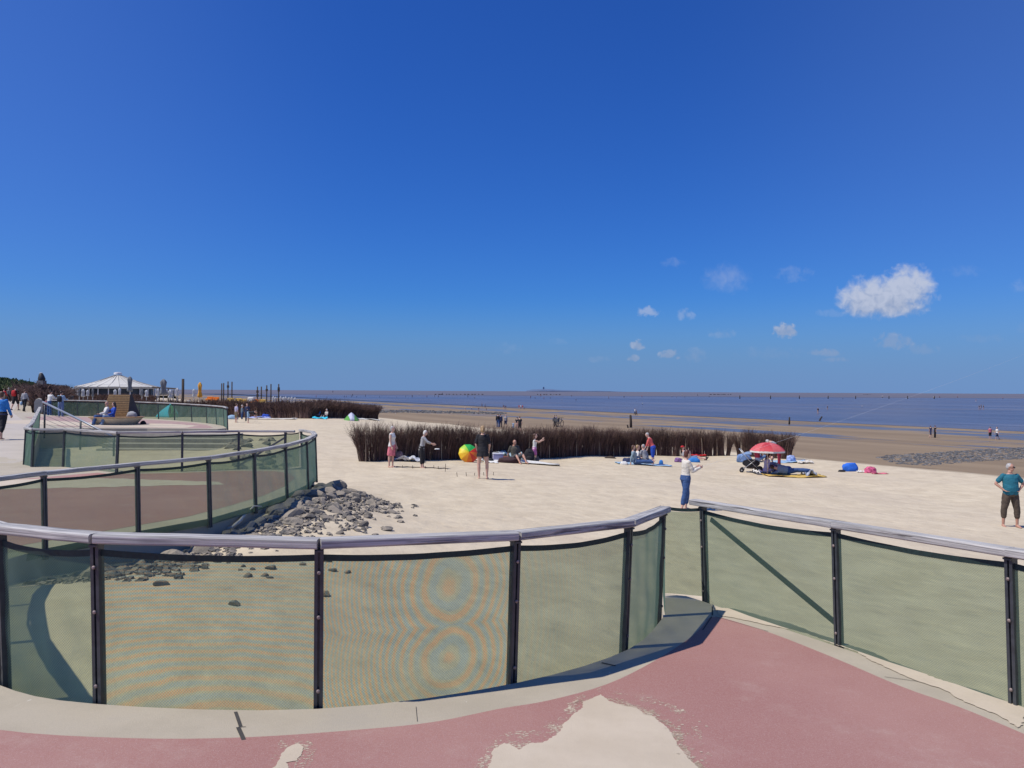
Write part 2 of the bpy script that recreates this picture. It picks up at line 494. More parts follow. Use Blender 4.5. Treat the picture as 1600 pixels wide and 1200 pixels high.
# sheet begins a little inland of the waterline, where the sand rises above it
far = 45000
p0 = Vector((16, 44)) + Vector((0.862, 0.507)) * 30
tn = Vector((-0.507, 0.862))
a = p0 - tn * 400; bb = p0 + tn * far
strip_sheet('sea_water', [(a.x, a.y), (far, a.y - 200), (far, far), (bb.x, far)], -4.2, m_sea(), 'shallow blue and brown tidal sea reaching to the horizon')
def m_mud():
    m, t, b = principled('far_mudflat')
    geo = t.new('ShaderNodeNewGeometry'); P = geo.outputs['Position']
    n = t.noise(t.mapping(P, (0.0008, 0.008, 1)), 1.0, 5, 0.6)
    c = t.mix(t.rng(n, 0.35, 0.65), (0.135, 0.125, 0.135), (0.19, 0.165, 0.16))
    t.l.new(c, b.inputs['Base Color']); t.put(b, 'Roughness', 0.5)
    t.put(b, 'Specular IOR Level', 0.3)
    return m
strip_sheet('mudflat', [(-3000, 820), (-700, 760), (200, 700), (900, 640), (2500, 600), (30000, 900), (44000, 44000), (-44000, 44000)], -4.12, m_mud(), 'bare grey brown mudflat far out below the horizon')

# ------------------------------------------------------------------ paving
def m_concrete():
    m, t, b = principled('concrete_edge')
    tc = t.new('ShaderNodeTexCoord'); P = tc.outputs['Object']
    n = t.noise(P, 1.2, 6, 0.65); g = t.noise(P, 160, 3, 0.6)
    c = t.mix(t.rng(n, 0.3, 0.7), (0.42, 0.365, 0.275), (0.51, 0.445, 0.34))
    c = t.mix(t.rng(g, 0.35, 0.7, 0, 0.3), c, (0.30, 0.27, 0.22))
    # scuffs of pale paint
    sc = t.noise(t.mapping(P, (9, 3, 1), (0, 0, 0.6)), 1.0, 4, 0.55, 1.2)
    c = t.mix(t.math('MULTIPLY', t.rng(sc, 0.735, 0.75), 0.8), c, (0.72, 0.70, 0.64))
    st = t.noise(P, 0.6, 5, 0.7)
    c = t.mix(t.rng(st, 0.52, 0.7, 0, 0.45), c, (0.33, 0.30, 0.25))
    t.l.new(c, b.inputs['Base Color']); t.put(b, 'Roughness', 0.88)
    t.l.new(t.bump(t.math('ADD', g, t.math('MULTIPLY', n, 2)), 0.5, 0.004), b.inputs['Normal'])
    return m
def m_path():
    m, t, b = principled('promenade_paving')
    tc = t.new('ShaderNodeTexCoord'); P = tc.outputs['Object']
    n = t.noise(P, 0.5, 6, 0.65); g = t.noise(P, 60, 3, 0.6)
    c = t.mix(t.rng(n, 0.3, 0.7), (0.46, 0.41, 0.35), (0.54, 0.48, 0.41))
    c = t.mix(t.rng(g, 0.4, 0.7, 0, 0.2), c, (0.36, 0.32, 0.27))
    t.l.new(c, b.inputs['Base Color']); t.put(b, 'Roughness', 0.9)
    return m
def m_red():
    m, t, b = principled('red_paving')
    tc = t.new('ShaderNodeTexCoord'); P = tc.outputs['Object']
    n = t.noise(P, 0.55, 5, 0.6); g = t.noise(P, 210, 3, 0.65); g2 = t.noise(P, 75, 4, 0.7)
    c = t.mix(t.rng(n, 0.3, 0.72), (0.335, 0.150, 0.125), (0.40, 0.205, 0.170))
    c = t.mix(t.rng(g2, 0.30, 0.72, 0.0, 0.45), c, (0.44, 0.27, 0.25))
    c = t.mix(t.rng(g, 0.57, 0.68, 0, 0.6), c, (0.58, 0.48, 0.44))
    c = t.mix(t.rng(g, 0.42, 0.30, 0, 0.4), c, (0.22, 0.09, 0.085))
    # blown sand lightly veils it
    v = t.noise(P, 1.6, 6, 0.72)
    c = t.mix(t.rng(v, 0.52, 0.8, 0.0, 0.32), c, (0.56, 0.45, 0.38))
    chip = t.rng(t.vor(P, 3.1), 0.0, 0.03, 1, 0)
    c = t.mix(chip, c, (0.68, 0.6, 0.52))
    t.l.new(c, b.inputs['Base Color']); t.put(b, 'Roughness', 0.85)
    t.l.new(t.bump(t.math('ADD', g, g2), 0.6, 0.004), b.inputs['Normal'])
    return m
def m_drift():
    m, t, b = principled('drifted_sand')
    tc = t.new('ShaderNodeTexCoord'); P = tc.outputs['Object']
    n = t.noise(P, 2.5, 5, 0.6); g = t.noise(P, 260, 3, 0.7)
    c = t.mix(t.rng(n, 0.3, 0.7), (0.54, 0.455, 0.34), (0.60, 0.51, 0.39))
    c = t.mix(t.rng(g, 0.5, 0.75, 0, 0.3), c, (0.42, 0.34, 0.25))
    t.l.new(c, b.inputs['Base Color']); t.put(b, 'Roughness', 0.95)
    t.l.new(t.bump(t.math('ADD', t.math('MULTIPLY', n, 5), g), 0.5, 0.004), b.inputs['Normal'])
    return m
M_CONC, M_PATH, M_RED, M_DRIFT = m_concrete(), m_path(), m_red(), m_drift()

F1 = [(-6.45, 9.1), (-5.88, 8.0), (-5.15, 6.8), (-4.3, 5.75), (-3.4, 5.02), (-2.59, 4.72), (-1.2, 4.73), (0.036, 5.3), (0.97, 6.2), (1.47, 7.3)]
GATE1 = [(1.64, 8.13), (2.02, 8.02)]
FR = [(2.02, 8.0), (2.76, 6.45), (3.36, 5.1), (3.92, 3.6), (4.35, 2.1), (4.6, 0.5), (4.7, -1.2)]
F2 = [(-6.6, 9.2), (-6.38, 10.3), (-5.75, 11.6), (-5.12, 12.75), (-4.85, 14.2), (-4.68, 15.6), (-4.68, 17.2), (-4.9, 18.8), (-5.3, 20.1), (-5.86, 21.0)]
F3 = [(-6.12, 20.45), (-7.4, 20.5), (-8.65, 19.85), (-10.15, 19.5), (-12.35, 20.9), (-13.15, 20.8), (-13.75, 21.4), (-15.3, 24.1), (-21.6, 34.6)]
F4 = [(-14.45, 38.3), (-15.5, 40.6), (-16.5, 42.1), (-17.6, 43.5), (-19.1, 45.0), (-20.8, 46.5), (-22.3, 47.6), (-23.9, 48.4), (-25.6, 49.1), (-27.3, 49.8), (-29.0, 50.4), (-31.0, 50.9)]

def sheet(name, outline, dz, m, label, wall=None, step=0.45, hf=hd, kind='structure', jag=0):
    if jag:
        out = []
        for i in range(len(outline)):
            a = Vector(outline[i]); b2 = Vector(outline[(i + 1) % len(outline)])
            k = max(1, int((b2 - a).length / (jag * 1.4)))
            for q in range(k):
                p = a.lerp(b2, q / k)
                out.append((p.x + jag * 1.8 * mnoise.noise(Vector((p.x * 3.1, p.y * 3.1, 1))) + jag * random.uniform(-.5, .5),
                            p.y + jag * 1.8 * mnoise.noise(Vector((p.x * 3.1, p.y * 3.1, 9))) + jag * random.uniform(-.5, .5)))
        outline = out
    bm = bmesh.new()
    vs = [bm.verts.new((p[0], p[1], 0)) for p in outline]
    for tri in tessellate_polygon([[Vector((p[0], p[1], 0)) for p in outline]]):
        try: bm.faces.new([vs[i] for i in tri])
        except ValueError: pass
    bmesh.ops.recalc_face_normals(bm, faces=bm.faces)
    xs = [p[0] for p in outline]; ys = [p[1] for p in outline]
    def lines(a, b2):
        out = []; v = math.floor(a / step) * step
        while v < b2:
            if v > a: out.append(v)
            v += step if abs(v) < 24 else (step * 4 if abs(v) < 60 else 60)
        return out
    for x in lines(min(xs), max(xs)):
        bmesh.ops.bisect_plane(bm, geom=bm.verts[:] + bm.edges[:] + bm.faces[:], plane_co=(x, 0, 0), plane_no=(1, 0, 0), dist=1e-5)
    for y in lines(min(ys), max(ys)):
        bmesh.ops.bisect_plane(bm, geom=bm.verts[:] + bm.edges[:] + bm.faces[:], plane_co=(0, y, 0), plane_no=(0, 1, 0), dist=1e-5)
    for v in bm.verts: v.co.z = hf(v.co.x, v.co.y) + dz
    for f in bm.faces:
        if f.normal.z < 0: f.normal_flip()
    if wall is not None:
        be = [e for e in bm.edges if len(e.link_faces) == 1]
        r = bmesh.ops.extrude_edge_only(bm, edges=be)
        nv = [g for g in r['geom'] if isinstance(g, bmesh.types.BMVert)]
        for v in nv: v.co.z = min(v.co.z - 0.2, wall)
        bmesh.ops.recalc_face_normals(bm, faces=bm.faces)
    me = bpy.data.meshes.new(name); bm.to_mesh(me); bm.free()
    return tag(link(name, me, m), label, None, None, kind)

SLAB = ([(4.75, -6)] + [tuple(p) for p in catmull([FR[i] for i in range(len(FR))][::-1], 3)] + [(1.9, 8.2), (1.63, 8.3)]
        + [tuple(p) for p in catmull(F1[::-1], 4)] + [tuple(p) for p in F2[1:]]
        + [tuple(p) for p in F3] + [(-20.5, 36.4), (-18, 37.3), (-14.6, 37.5)] + F4[:-1] + [(-31, 51), (-36.2, 57), (-100, 156.5), (-285, 446), (-430, 446), (-62, 20), (-30, -6)])
sheet('promenade_slab', SLAB, 0.0, M_CONC, 'pale concrete edge and slab of the ramps and promenade', wall=-3.9)
KIN = [(4.3, -6), (4.22, -1.2), (4.1, 0.5), (3.85, 2.0), (3.42, 3.5), (3.13, 4.57), (2.98, 5.05), (2.8, 5.42), (2.6, 6.08), (2.35, 6.77), (2.09, 7.25), (1.98, 7.34), (1.9, 7.28), (1.8, 7.05),
       (1.53, 6.53), (1.1, 5.86), (0.68, 5.32), (0.25, 4.97), (-0.07, 4.8), (-0.46, 4.56), (-0.87, 4.42), (-1.49, 4.27), (-2.13, 4.22), (-2.9, 4.29), (-3.7, 4.6), (-4.75, 5.45), (-5.6, 6.55), (-6.35, 7.9), (-6.9, 9.3)]
K2 = [(-6.8, 10.55), (-6.15, 11.8), (-5.55, 12.95), (-5.28, 14.3), (-5.1, 15.6), (-5.1, 17.1), (-5.3, 18.5), (-5.7, 19.5), (-6.3, 20.0), (-7.3, 20.05), (-8.6, 19.45), (-10.1, 19.1), (-12.0, 20.3), (-12.8, 20.3), (-13.4, 19.0), (-13.9, 15), (-13.4, 9), (-12.5, 2), (-11.5, -6)]
sheet('red_paving', [tuple(p) for p in catmull(KIN[1:], 4)] + K2 + [(4.3, -6)], 0.003, M_RED, 'dusty red surfacing of the beach ramps')
PATHP = [(-14.0, 19.0), (-14.4, 22.2), (-16.0, 25.2), (-22.1, 34.8), (-25, 39), (-37, 56), (-100.5, 155), (-284, 443), (-425, 443), (-60, 20), (-14.5, 12)]
sheet('promenade_path', PATHP, 0.005, M_PATH, 'pale paved promenade path leading away to the left')
sheet('plaza_paving', [(-22.5, 37.6), (-15.3, 37.9), (-15.3, 38.7), (-16.6, 41.2), (-18.5, 43.6), (-21, 45.6), (-24, 47.3), (-30, 49.6), (-31, 48)], 0.005, mat('plaza_red', (0.40, 0.27, 0.24), 0.9, 0.15, 3), 'faded pinkish surfacing of the upper plaza')
random.seed(5)
sheet('sand_on_path', [(-10.6, 30 - 12.4 + 0.8), (-6.8, 17.7), (-6.6, 17.2), (-8.2, 16.9), (-11.5, 16.1), (-12.9, 16.0), (-13.0, 17.4)], 0.006, M_DRIFT, 'blown sand lying across the second ramp', jag=0.05)
sheet('sand_on_plaza', [(-21, 38.0), (-16.5, 38.1), (-16.8, 40.5), (-19, 42), (-24, 42), (-28, 44), (-28.5, 40)], 0.006, M_DRIFT, 'blown sand lying on the upper plaza', jag=0.08)
def pix_poly(pl, f=hd):
    return [tuple(hit(px, py, f)[:2]) for px, py in pl]
def drift_sheet(pl, label):
    sheet('drifted_sand', pix_poly(pl), 0.006, M_DRIFT, label, jag=0.012, step=0.3)
drift_sheet([(742, 1235), (752, 1212), (764, 1196), (768, 1172), (785, 1162), (800, 1166), (812, 1174), (826, 1164), (846, 1163), (866, 1152), (876, 1141), (880, 1133), (898, 1118), (914, 1108), (912, 1098), (922, 1094), (938, 1086), (950, 1097),
             (972, 1103), (992, 1106), (1006, 1117), (1022, 1120), (1040, 1135), (1052, 1150), (1062, 1170), (1074, 1186), (1090, 1200), (1104, 1222), (1110, 1260), (740, 1260)], 'pale drift of blown sand on the red paving at the bottom edge')
drift_sheet([(418, 1215), (432, 1192), (440, 1178), (452, 1168), (466, 1163), (473, 1169), (470, 1180), (462, 1190), (446, 1194), (452, 1205), (440, 1220)], 'small tongue of sand on the red paving, left of the large drift')
# a fringe of small flecks right of the large drift
mbf = MB()
for k in range(70):
    px = random.gauss(1045, 34); py = random.gauss(1150, 30)
    if py < 1085: continue
    if px < 1000 + (py - 1100) * 0.7: continue
    p = hit(px, py, hd); r = random.uniform(.002, .008); n = 6; a0 = random.random() * 6
    k0 = mbf.add([(p.x + r * math.cos(a0 + 2 * math.pi * i / n) * random.uniform(1, 1.8), p.y + r * math.sin(a0 + 2 * math.pi * i / n), 0) for i in range(n)])
    for i in range(k0, k0 + n): mbf.v[i].z = hd(mbf.v[i].x, mbf.v[i].y) + 0.006
    mbf.face(list(range(k0, k0 + n)))
tag(mbf.build('sand_flecks', M_DRIFT), 'flecks of sand scattered beside the drift on the red paving', None, None, 'stuff')
def m_veil(th):
    m, t, b = principled('thin_sand_veil')
    tc = t.new('ShaderNodeTexCoord'); P = tc.outputs['Object']
    n = t.noise(t.mapping(P, (46, 80, 1), (0, 0, 0.35)), 1.0, 5, .62); n2 = t.noise(P, 7, 4, .6)
    t.put(b, 'Base Color', (0.57, 0.48, 0.36)); t.put(b, 'Roughness', .95)
    t.l.new(t.rng(t.math('ADD', n, t.math('MULTIPLY', t.math('SUBTRACT', n2, .5), .7)), th, th + .03), b.inputs['Alpha'])
    return m
for th, pl in ((.50, [(940, 1086), (990, 1096), (1030, 1112), (1062, 1140), (1082, 1172), (1104, 1225), (1040, 1235), (990, 1130), (930, 1110)]),
               (.585, [(900, 1100), (945, 1072), (1010, 1084), (1068, 1112), (1100, 1150), (1128, 1200), (1150, 1240), (1060, 1240), (1000, 1140)]),
               (.56, [(735, 1240), (742, 1190), (770, 1150), (830, 1140), (880, 1118), (905, 1084), (940, 1090), (900, 1150), (800, 1190), (790, 1240)]),
               (.60, [(405, 1240), (418, 1186), (446, 1150), (486, 1156), (492, 1190), (455, 1240)])):
    sheet('sand_veil', pix_poly(pl), 0.0045, m_veil(th), 'thin scatter of blown sand on the red paving', jag=.03, step=.3, kind='stuff')
# joints in the concrete edge
mbj = MB()
for a, b2, wd in (((368, 1113), (376, 1136), 0.02), ((372, 1137), (381, 1157), 0.024), ((384, 1136), (372, 1137), .006), ((940, 1036), (962, 1041), 0.02), ((1113, 948), (1113, 962), 0.012), ((1112, 964), (1098, 985), .012), ((1118, 964), (1200, 987), 0.007), ((650, 1105), (652, 1128), .003), ((1382, 1058), (1440, 1066), .006)):
    p = hit(a[0], a[1], hd); q = hit(b2[0], b2[1], hd); d = (q - p).normalized(); n = Vector((-d.y, d.x, 0)) * wd / 2
    k0 = mbj.add([p - n, p + n, q + n, q - n])
    for i in range(k0, k0 + 4): mbj.v[i].z = hd(mbj.v[i].x, mbj.v[i].y) + 0.004
    mbj.face((k0, k0 + 1, k0 + 2, k0 + 3))
tag(mbj.build('edge_joint', mat('joint_dark', (0.06, 0.055, 0.05), 0.9)), 'dark open joints in the concrete edge', None, None, 'structure')

# sand strip lying against the right-hand railing
RB = [(FR[i][0] - 0.02, FR[i][1]) for i in range(1, 6)]
sheet('sand_along_edge', [tuple(hit(px, py, hd)[:2]) for px, py in [(1116, 950), (1125, 962), (1190, 974), (1260, 990), (1320, 1012), (1400, 1050), (1470, 1078), (1600, 1140), (1600, 1108), (1500, 1072), (1400, 1036), (1305, 1000), (1230, 974), (1150, 952)]], 0.006, M_DRIFT, 'thin layer of sand along the foot of the right railing', jag=0.02, step=.3)
# ------------------------------------------------------------------ railings
def m_wood():
    m, t, b = principled('weathered_rail_wood')
    uv = t.new('ShaderNodeUVMap'); P = uv.outputs[0]
    oi = t.new('ShaderNodeObjectInfo')
    add = t.vmath('ADD', P, None); cv = t.new('ShaderNodeCombineXYZ'); t.l.new(t.math('MULTIPLY', oi.outputs['Random'], 37.0), cv.inputs[0]); t.l.new(t.math('MULTIPLY', oi.outputs['Random'], 11.0), cv.inputs[1])
    t.l.new(cv.outputs[0], add.inputs[1]); P = add.outputs[0]
    st = t.noise(t.mapping(P, (1.1, 70, 1)), 1.0, 6, 0.65, 0.6)
    st2 = t.noise(t.mapping(P, (0.7, 24, 1)), 1.0, 4, 0.6, 1.0)
    c = t.mix(t.rng(st, 0.34, 0.66), (0.23, 0.222, 0.21), (0.62, 0.598, 0.56))
    crack = t.rng(st2, 0.56, 0.62)
    crack = t.math('MULTIPLY', crack, t.rng(t.noise(t.mapping(P, (1.5, 6, 1)), 1, 3), 0.45, 0.6))
    c = t.mix(t.math('MULTIPLY', crack, 0.85), c, (0.07, 0.065, 0.07))
    kn = t.rng(t.vor(t.mapping(P, (1.6, 8, 1)), 1.0), 0.03, 0.10, 1.0, 0.0)
    c = t.mix(t.math('MULTIPLY', kn, 0.7), c, (0.09, 0.08, 0.08))
    bl = t.noise(t.mapping(P, (2.2, 9, 1)), 1.0, 4)
    c = t.mix(t.rng(bl, 0.45, 0.72, 0, 0.45), c, (0.15, 0.15, 0.17))
    t.l.new(c, b.inputs['Base Color']); t.put(b, 'Roughness', 0.8); t.put(b, 'Specular IOR Level', 0.3)
    t.l.new(t.bump(t.math('SUBTRACT', st, t.math('MULTIPLY', crack, 1.5)), 0.7, 0.004), b.inputs['Normal'])
    return m
M_WOOD = m_wood()
M_POST = mat('post_steel', (0.045, 0.052, 0.060), 0.45, 0.3, 14, 0.0008, 0.0, 0.6)
M_BOLT = mat('bolt_steel', (0.28, 0.22, 0.20), 0.5, 0.35, 60, 0, 0.3)
M_HEM = mat('hem_webbing', (0.014, 0.035, 0.032), 0.7, 0.3, 40, 0.001)
M_BRACE = mat('brace_steel', (0.06, 0.072, 0.085), 0.5, 0.2, 12)
def m_net(name, base=0.33, tint=(0.66, 0.73, 0.60), dif=(0.15, 0.245, 0.185), rings=None, amount=0.0, seed=0.0):
    m = bpy.data.materials.new(name); m.use_nodes = True
    t = NT(m.node_tree); t.n.clear()
    uv = t.new('ShaderNodeUVMap'); P = uv.outputs[0]
    sp = t.new('ShaderNodeSeparateXYZ'); t.l.new(P, sp.inputs[0]); u, v = sp.outputs[0], sp.outputs[1]
    # knitted mesh: cords every few millimetres, a coverage that shifts slowly over the cloth
    wx = t.math('SINE', t.math('MULTIPLY', u, 2 * math.pi / 0.019)); wy = t.math('SINE', t.math('MULTIPLY', v, 2 * math.pi / 0.019))
    weave = t.math('MULTIPLY', wx, wy)
    sl = t.noise(t.mapping(P, (1, 1, 1), (0, 0, 0), (seed, seed * 1.7, 0)), 1.7, 5, 0.6)
    lw = t.new('ShaderNodeLayerWeight'); lw.inputs[0].default_value = 0.5
    cover = t.math('ADD', base, t.math('MULTIPLY', t.math('POWER', lw.outputs['Facing'], 2.2), 0.85))
    cover = t.math('ADD', cover, t.math('MULTIPLY', weave, 0.13))
    cover = t.math('ADD', cover, t.math('MULTIPLY', t.math('SUBTRACT', sl, 0.5), 0.16))
    # bits of seaweed caught in the cloth
    spk = t.math('MULTIPLY', t.rng(t.vor(t.mapping(P, (1, 1.6, 1), (0, 0, 0.5), (seed * 3, 0, 0)), 7.0), 0.0, 0.055, 1.0, 0.0), t.rng(t.noise(P, 3.5, 3), 0.42, 0.55))
    cover = t.math('MAXIMUM', cover, t.math('MULTIPLY', spk, 0.9))
    cover = t.math('MINIMUM', cover, 0.97)
    col = t.mix(t.rng(sl, 0.3, 0.7), dif, (dif[0] * 1.25, dif[1] * 1.12, dif[2] * 1.2))
    tr_col = None
    if amount > 0:
        ph = None
        for (cu, cvv, K, ku, kv) in rings:
            du = t.math('MULTIPLY', t.math('SUBTRACT', u, cu), ku); dv = t.math('MULTIPLY', t.math('SUBTRACT', v, cvv), kv)
            r2 = t.math('MULTIPLY', t.math('ADD', t.math('MULTIPLY', du, du), t.math('MULTIPLY', dv, dv)), K * 2 * math.pi)
            ph = r2 if ph is None else t.math('MINIMUM', ph, r2)
        ph = t.math('ADD', ph, t.math('MULTIPLY', t.noise(P, 3.0, 3), 5.0))
        wave = t.math('SINE', ph)
        fine = t.math('SINE', t.math('MULTIPLY', u, 2 * math.pi / 0.0165))
        fine2 = t.math('SINE', t.math('MULTIPLY', v, 2 * math.pi / 0.026))
        brk = t.math('ADD', 0.65, t.math('MULTIPLY', t.math('MULTIPLY', fine, fine2), 0.75))
        env = t.rng(t.noise(t.mapping(P, (1, 1, 1), (0, 0, 0), (seed, 0, 0)), 1.4, 3), 0.3, 0.6, 0.45, 1.0)
        org = t.math('MULTIPLY', t.math('MULTIPLY', t.rng(wave, 0.1, 0.8), brk), env)
        blu = t.math('MULTIPLY', t.math('MULTIPLY', t.rng(wave, -0.1, -0.8), brk), env)
        tr_col = t.mix(t.math('MULTIPLY', org, amount), tint, (0.98, 0.62, 0.36))
        tr_col = t.mix(t.math('MULTIPLY', blu, amount), tr_col, (0.46, 0.68, 0.82))
    tr = t.new('ShaderNodeBsdfTransparent')
    t.put(tr, 0, tr_col if tr_col is not None else tint)
    df = t.new('ShaderNodeBsdfDiffuse'); t.put(df, 0, col)
    tl = t.new('ShaderNodeBsdfTranslucent'); t.put(tl, 0, col)
    ms = t.new('ShaderNodeMixShader'); ms.inputs[0].default_value = 0.4; t.l.new(df.outputs[0], ms.inputs[1]); t.l.new(tl.outputs[0], ms.inputs[2])
    mx = t.new('ShaderNodeMixShader'); t.l.new(cover, mx.inputs[0]); t.l.new(tr.outputs[0], mx.inputs[1]); t.l.new(ms.outputs[0], mx.inputs[2])
    o = t.new('ShaderNodeOutputMaterial'); t.l.new(mx.outputs[0], o.inputs[0])
    return m
NET = m_net('windbreak_net')
NETP = [m_net('windbreak_net_banded', rings=[(0.82, -0.12, 17, 0.42, 1.0)], amount=0.75, seed=2.0),
        m_net('windbreak_net_ringed', rings=[(0.88, 0.33, 25, 1.0, 0.95), (0.88, 0.86, 25, 1.0, 0.8)], amount=0.9, seed=4.0),
        m_net('windbreak_net_faint', rings=[(-0.4, 0.5, 14, 1.0, 0.5)], amount=0.22, seed=7.0)]

def rail_piece(mb, p, q, wdt=0.118, th=0.060, n=10, bow=0.0, perp=None):
    d = (q - p); L = d.length; t_ = d.normalized(); side = Vector((-t_.y, t_.x, 0)).normalized(); up = side.cross(t_) * -1
    if up.z < 0: up = -up
    prof = []
    r = 0.014
    for cx, cy, a0 in ((1, 1, 0), (-1, 1, 90), (-1, -1, 180), (1, -1, 270)):
        for k in range(4):
            a = math.radians(a0 + 30 * k)
            prof.append((cx * (wdt / 2 - r) + r * math.cos(a), cy * (th / 2 - r) + r * math.sin(a)))
    per = [0.0]
    for i in range(len(prof)):
        a = prof[i]; b2 = prof[(i + 1) % len(prof)]
        per.append(per[-1] + math.hypot(a[0] - b2[0], a[1] - b2[1]))
    rings = []; us = []
    for i in range(n + 1):
        f = i / n; c = p.lerp(q, f) + (side * bow * 4 * f * (1 - f))
        c.z += 0.0025 * mnoise.noise(c * 3)
        rings.append([c + side * (x + 0.0015 * mnoise.noise(c * 9 + Vector((x, y, 0)) * 40)) + up * y for x, y in prof]); us.append(L * f)
    mb.loft(rings, True, (us, per))

def railing(label, pts, inward=-1, height=1.07, lean=0.035, group=None, nets=None, ends=(0.06, 0.06), braces=(), post_drop=0.14, skip_net=(), detail=True, hgt=None, net_first=None, cat='railing'):
    root = empty('railing', (pts[0][0], pts[0][1], hd(*pts[0])))
    tag(root, label, cat, group)
    n = len(pts); P = [Vector((p[0], p[1], hd(*p))) for p in pts]
    T = []; IN = []
    for i in range(n):
        d = (P[min(i + 1, n - 1)] - P[max(i - 1, 0)]); d.z = 0; d.normalize(); T.append(d)
        IN.append(Vector((-d.y, d.x, 0)) * inward)
    H = [hgt[i] if hgt else height for i in range(n)]
    tops = [P[i] - IN[i] * 0.045 + Vector((0, 0, H[i] - 0.04)) + IN[i] * lean * H[i] for i in range(n)]
    for i in range(n):
        base = P[i] - IN[i] * 0.05
        ax = (tops[i] - base).normalized()
        R = Matrix((T[i], T[i].cross(ax) * -1, ax)).transposed()
        L = H[i] - 0.070 + post_drop
        mb = MB(); cc = base + ax * (L / 2 - post_drop)
        for sx in (-1, 1):
            mb.box(cc + T[i] * 0.0175 * sx, (0.021, 0.055, L), R)
        mb.box(cc - IN[i] * 0.004, (0.016, 0.03, L - 0.01), R)
        mb.box(base + ax * (H[i] - 0.082), (0.055, 0.085, 0.012), R)
        po = mb.build('post', M_POST, root)
        if detail:
            for hh in (0.10, 0.55, 0.82):
                bo = MB(); zc = base + ax * (hh * H[i] * 0.97) + IN[i] * 0.032
                bo.tube([zc, zc + IN[i] * 0.006, zc + IN[i] * 0.010], [0.012, 0.012, 0.006], 10)
                bo.build('bolt', M_BOLT, po, smooth=False)
    for i in range(n - 1):
        a = tops[i].copy(); b2 = tops[i + 1].copy()
        d = (b2 - a).normalized()
        a += d * 0.0015; b2 -= d * 0.0015
        if i == 0: a -= d * ends[0]
        if i == n - 2: b2 += d * ends[1]
        mb = MB(); rail_piece(mb, a, b2)
        mb.build('handrail', M_WOOD, root)
        if i in skip_net: continue
        p0 = P[i] - IN[i] * 0.052; p1 = P[i + 1] - IN[i + 1] * 0.052
        t0 = tops[i] + Vector((0, 0, -0.070)); t1 = tops[i + 1] + Vector((0, 0, -0.070))
        d2 = (P[i + 1] - P[i]); d2.z = 0; Ln = d2.length; d2.normalize(); nn = Vector((-d2.y, d2.x, 0)) * inward
        off = 0.0
        p0 = p0 + d2 * off; p1 = p1 - d2 * off; t0 = t0 + d2 * off; t1 = t1 - d2 * off
        sag = random.uniform(0.02, 0.04); ph = random.uniform(0, 9)
        def fn(u, v, p0=p0, p1=p1, t0=t0, t1=t1, nn=nn, sag=sag, ph=ph):
            bt = p0.lerp(p1, u) - Vector((0, 0, 0.10)); tp = t0.lerp(t1, u) - Vector((0, 0, sag * 4 * u * (1 - u)))
            q = bt.lerp(tp, v)
            bulge = math.sin(math.pi * u) * (0.012 + 0.018 * mnoise.noise(Vector((u * 2 + ph, v * 2, ph))))
            rip = 0.004 * math.sin(u * 22 + ph + 3 * v) * (1 - abs(2 * u - 1)) + 0.005 * math.sin(14 * (u + v) + ph) * math.sin(math.pi * v)
            return q + nn * (bulge + rip)
        nm = NET
        if nets and i in nets: nm = nets[i]
        mb = MB(); mb.grid(22, 16, lambda u, v: fn(u, v * 0.967), lambda u, v: (u * Ln, v * H[0]))
        mb.build('mesh_panel', nm, root, smooth=True)
        mb = MB()
        rr = []
        for k in range(23):
            u = k / 22; q0 = fn(u, 0.962) + nn * .004; q1 = fn(u, 1.0) + nn * 0.004
            rr.append([q0, q1, q1 - nn * 0.008, q0 - nn * 0.008])
        mb.loft(rr)
        mb.build('hem', M_HEM, root)
    for (i, f0, h0, f1, h1) in braces:
        mb = MB()
        a = P[i].lerp(P[i + 1], f0) - IN[i] * 0.085 + Vector((0, 0, h0)); b2 = P[i].lerp(P[i + 1], f1) - IN[i] * 0.085 + Vector((0, 0, h1))
        t_ = (b2 - a).normalized(); s_ = Vector((IN[i].x, IN[i].y, 0)); u_ = s_.cross(t_)
        mb.box((a + b2) / 2, ((b2 - a).length, 0.012, 0.05), Matrix((t_, s_, u_)).transposed())
        mb.build('brace', M_BRACE, root)
    return root
random.seed(11)
railing('near curved railing with grey wooden handrail and rippling net, sweeping across the foreground', F1, inward=-1,
        nets={5: NETP[0], 6: NETP[1], 7: NETP[2]}, ends=(0.0, 0.09))
railing('straight railing with green net and diagonal brace at the right edge', FR, inward=-1, ends=(0.16, 0), braces=((0, 0.02, 0.86, 0.97, 0.16),))
railing('second curved railing wrapping the boulder bank, behind the near railing', F2, inward=1, ends=(0.0, 0.05))
railing('third railing behind the second ramp, in front of the steps', F3, inward=-1, hgt=[1.07] * 7 + [1.07, 1.07], ends=(0.25, 0.0), braces=((0, 0.0, 0.86, 0.97, 0.1),))
railing('farthest curved railing around the upper plaza and round bench', F4, inward=1, detail=False, ends=(.05, 0))
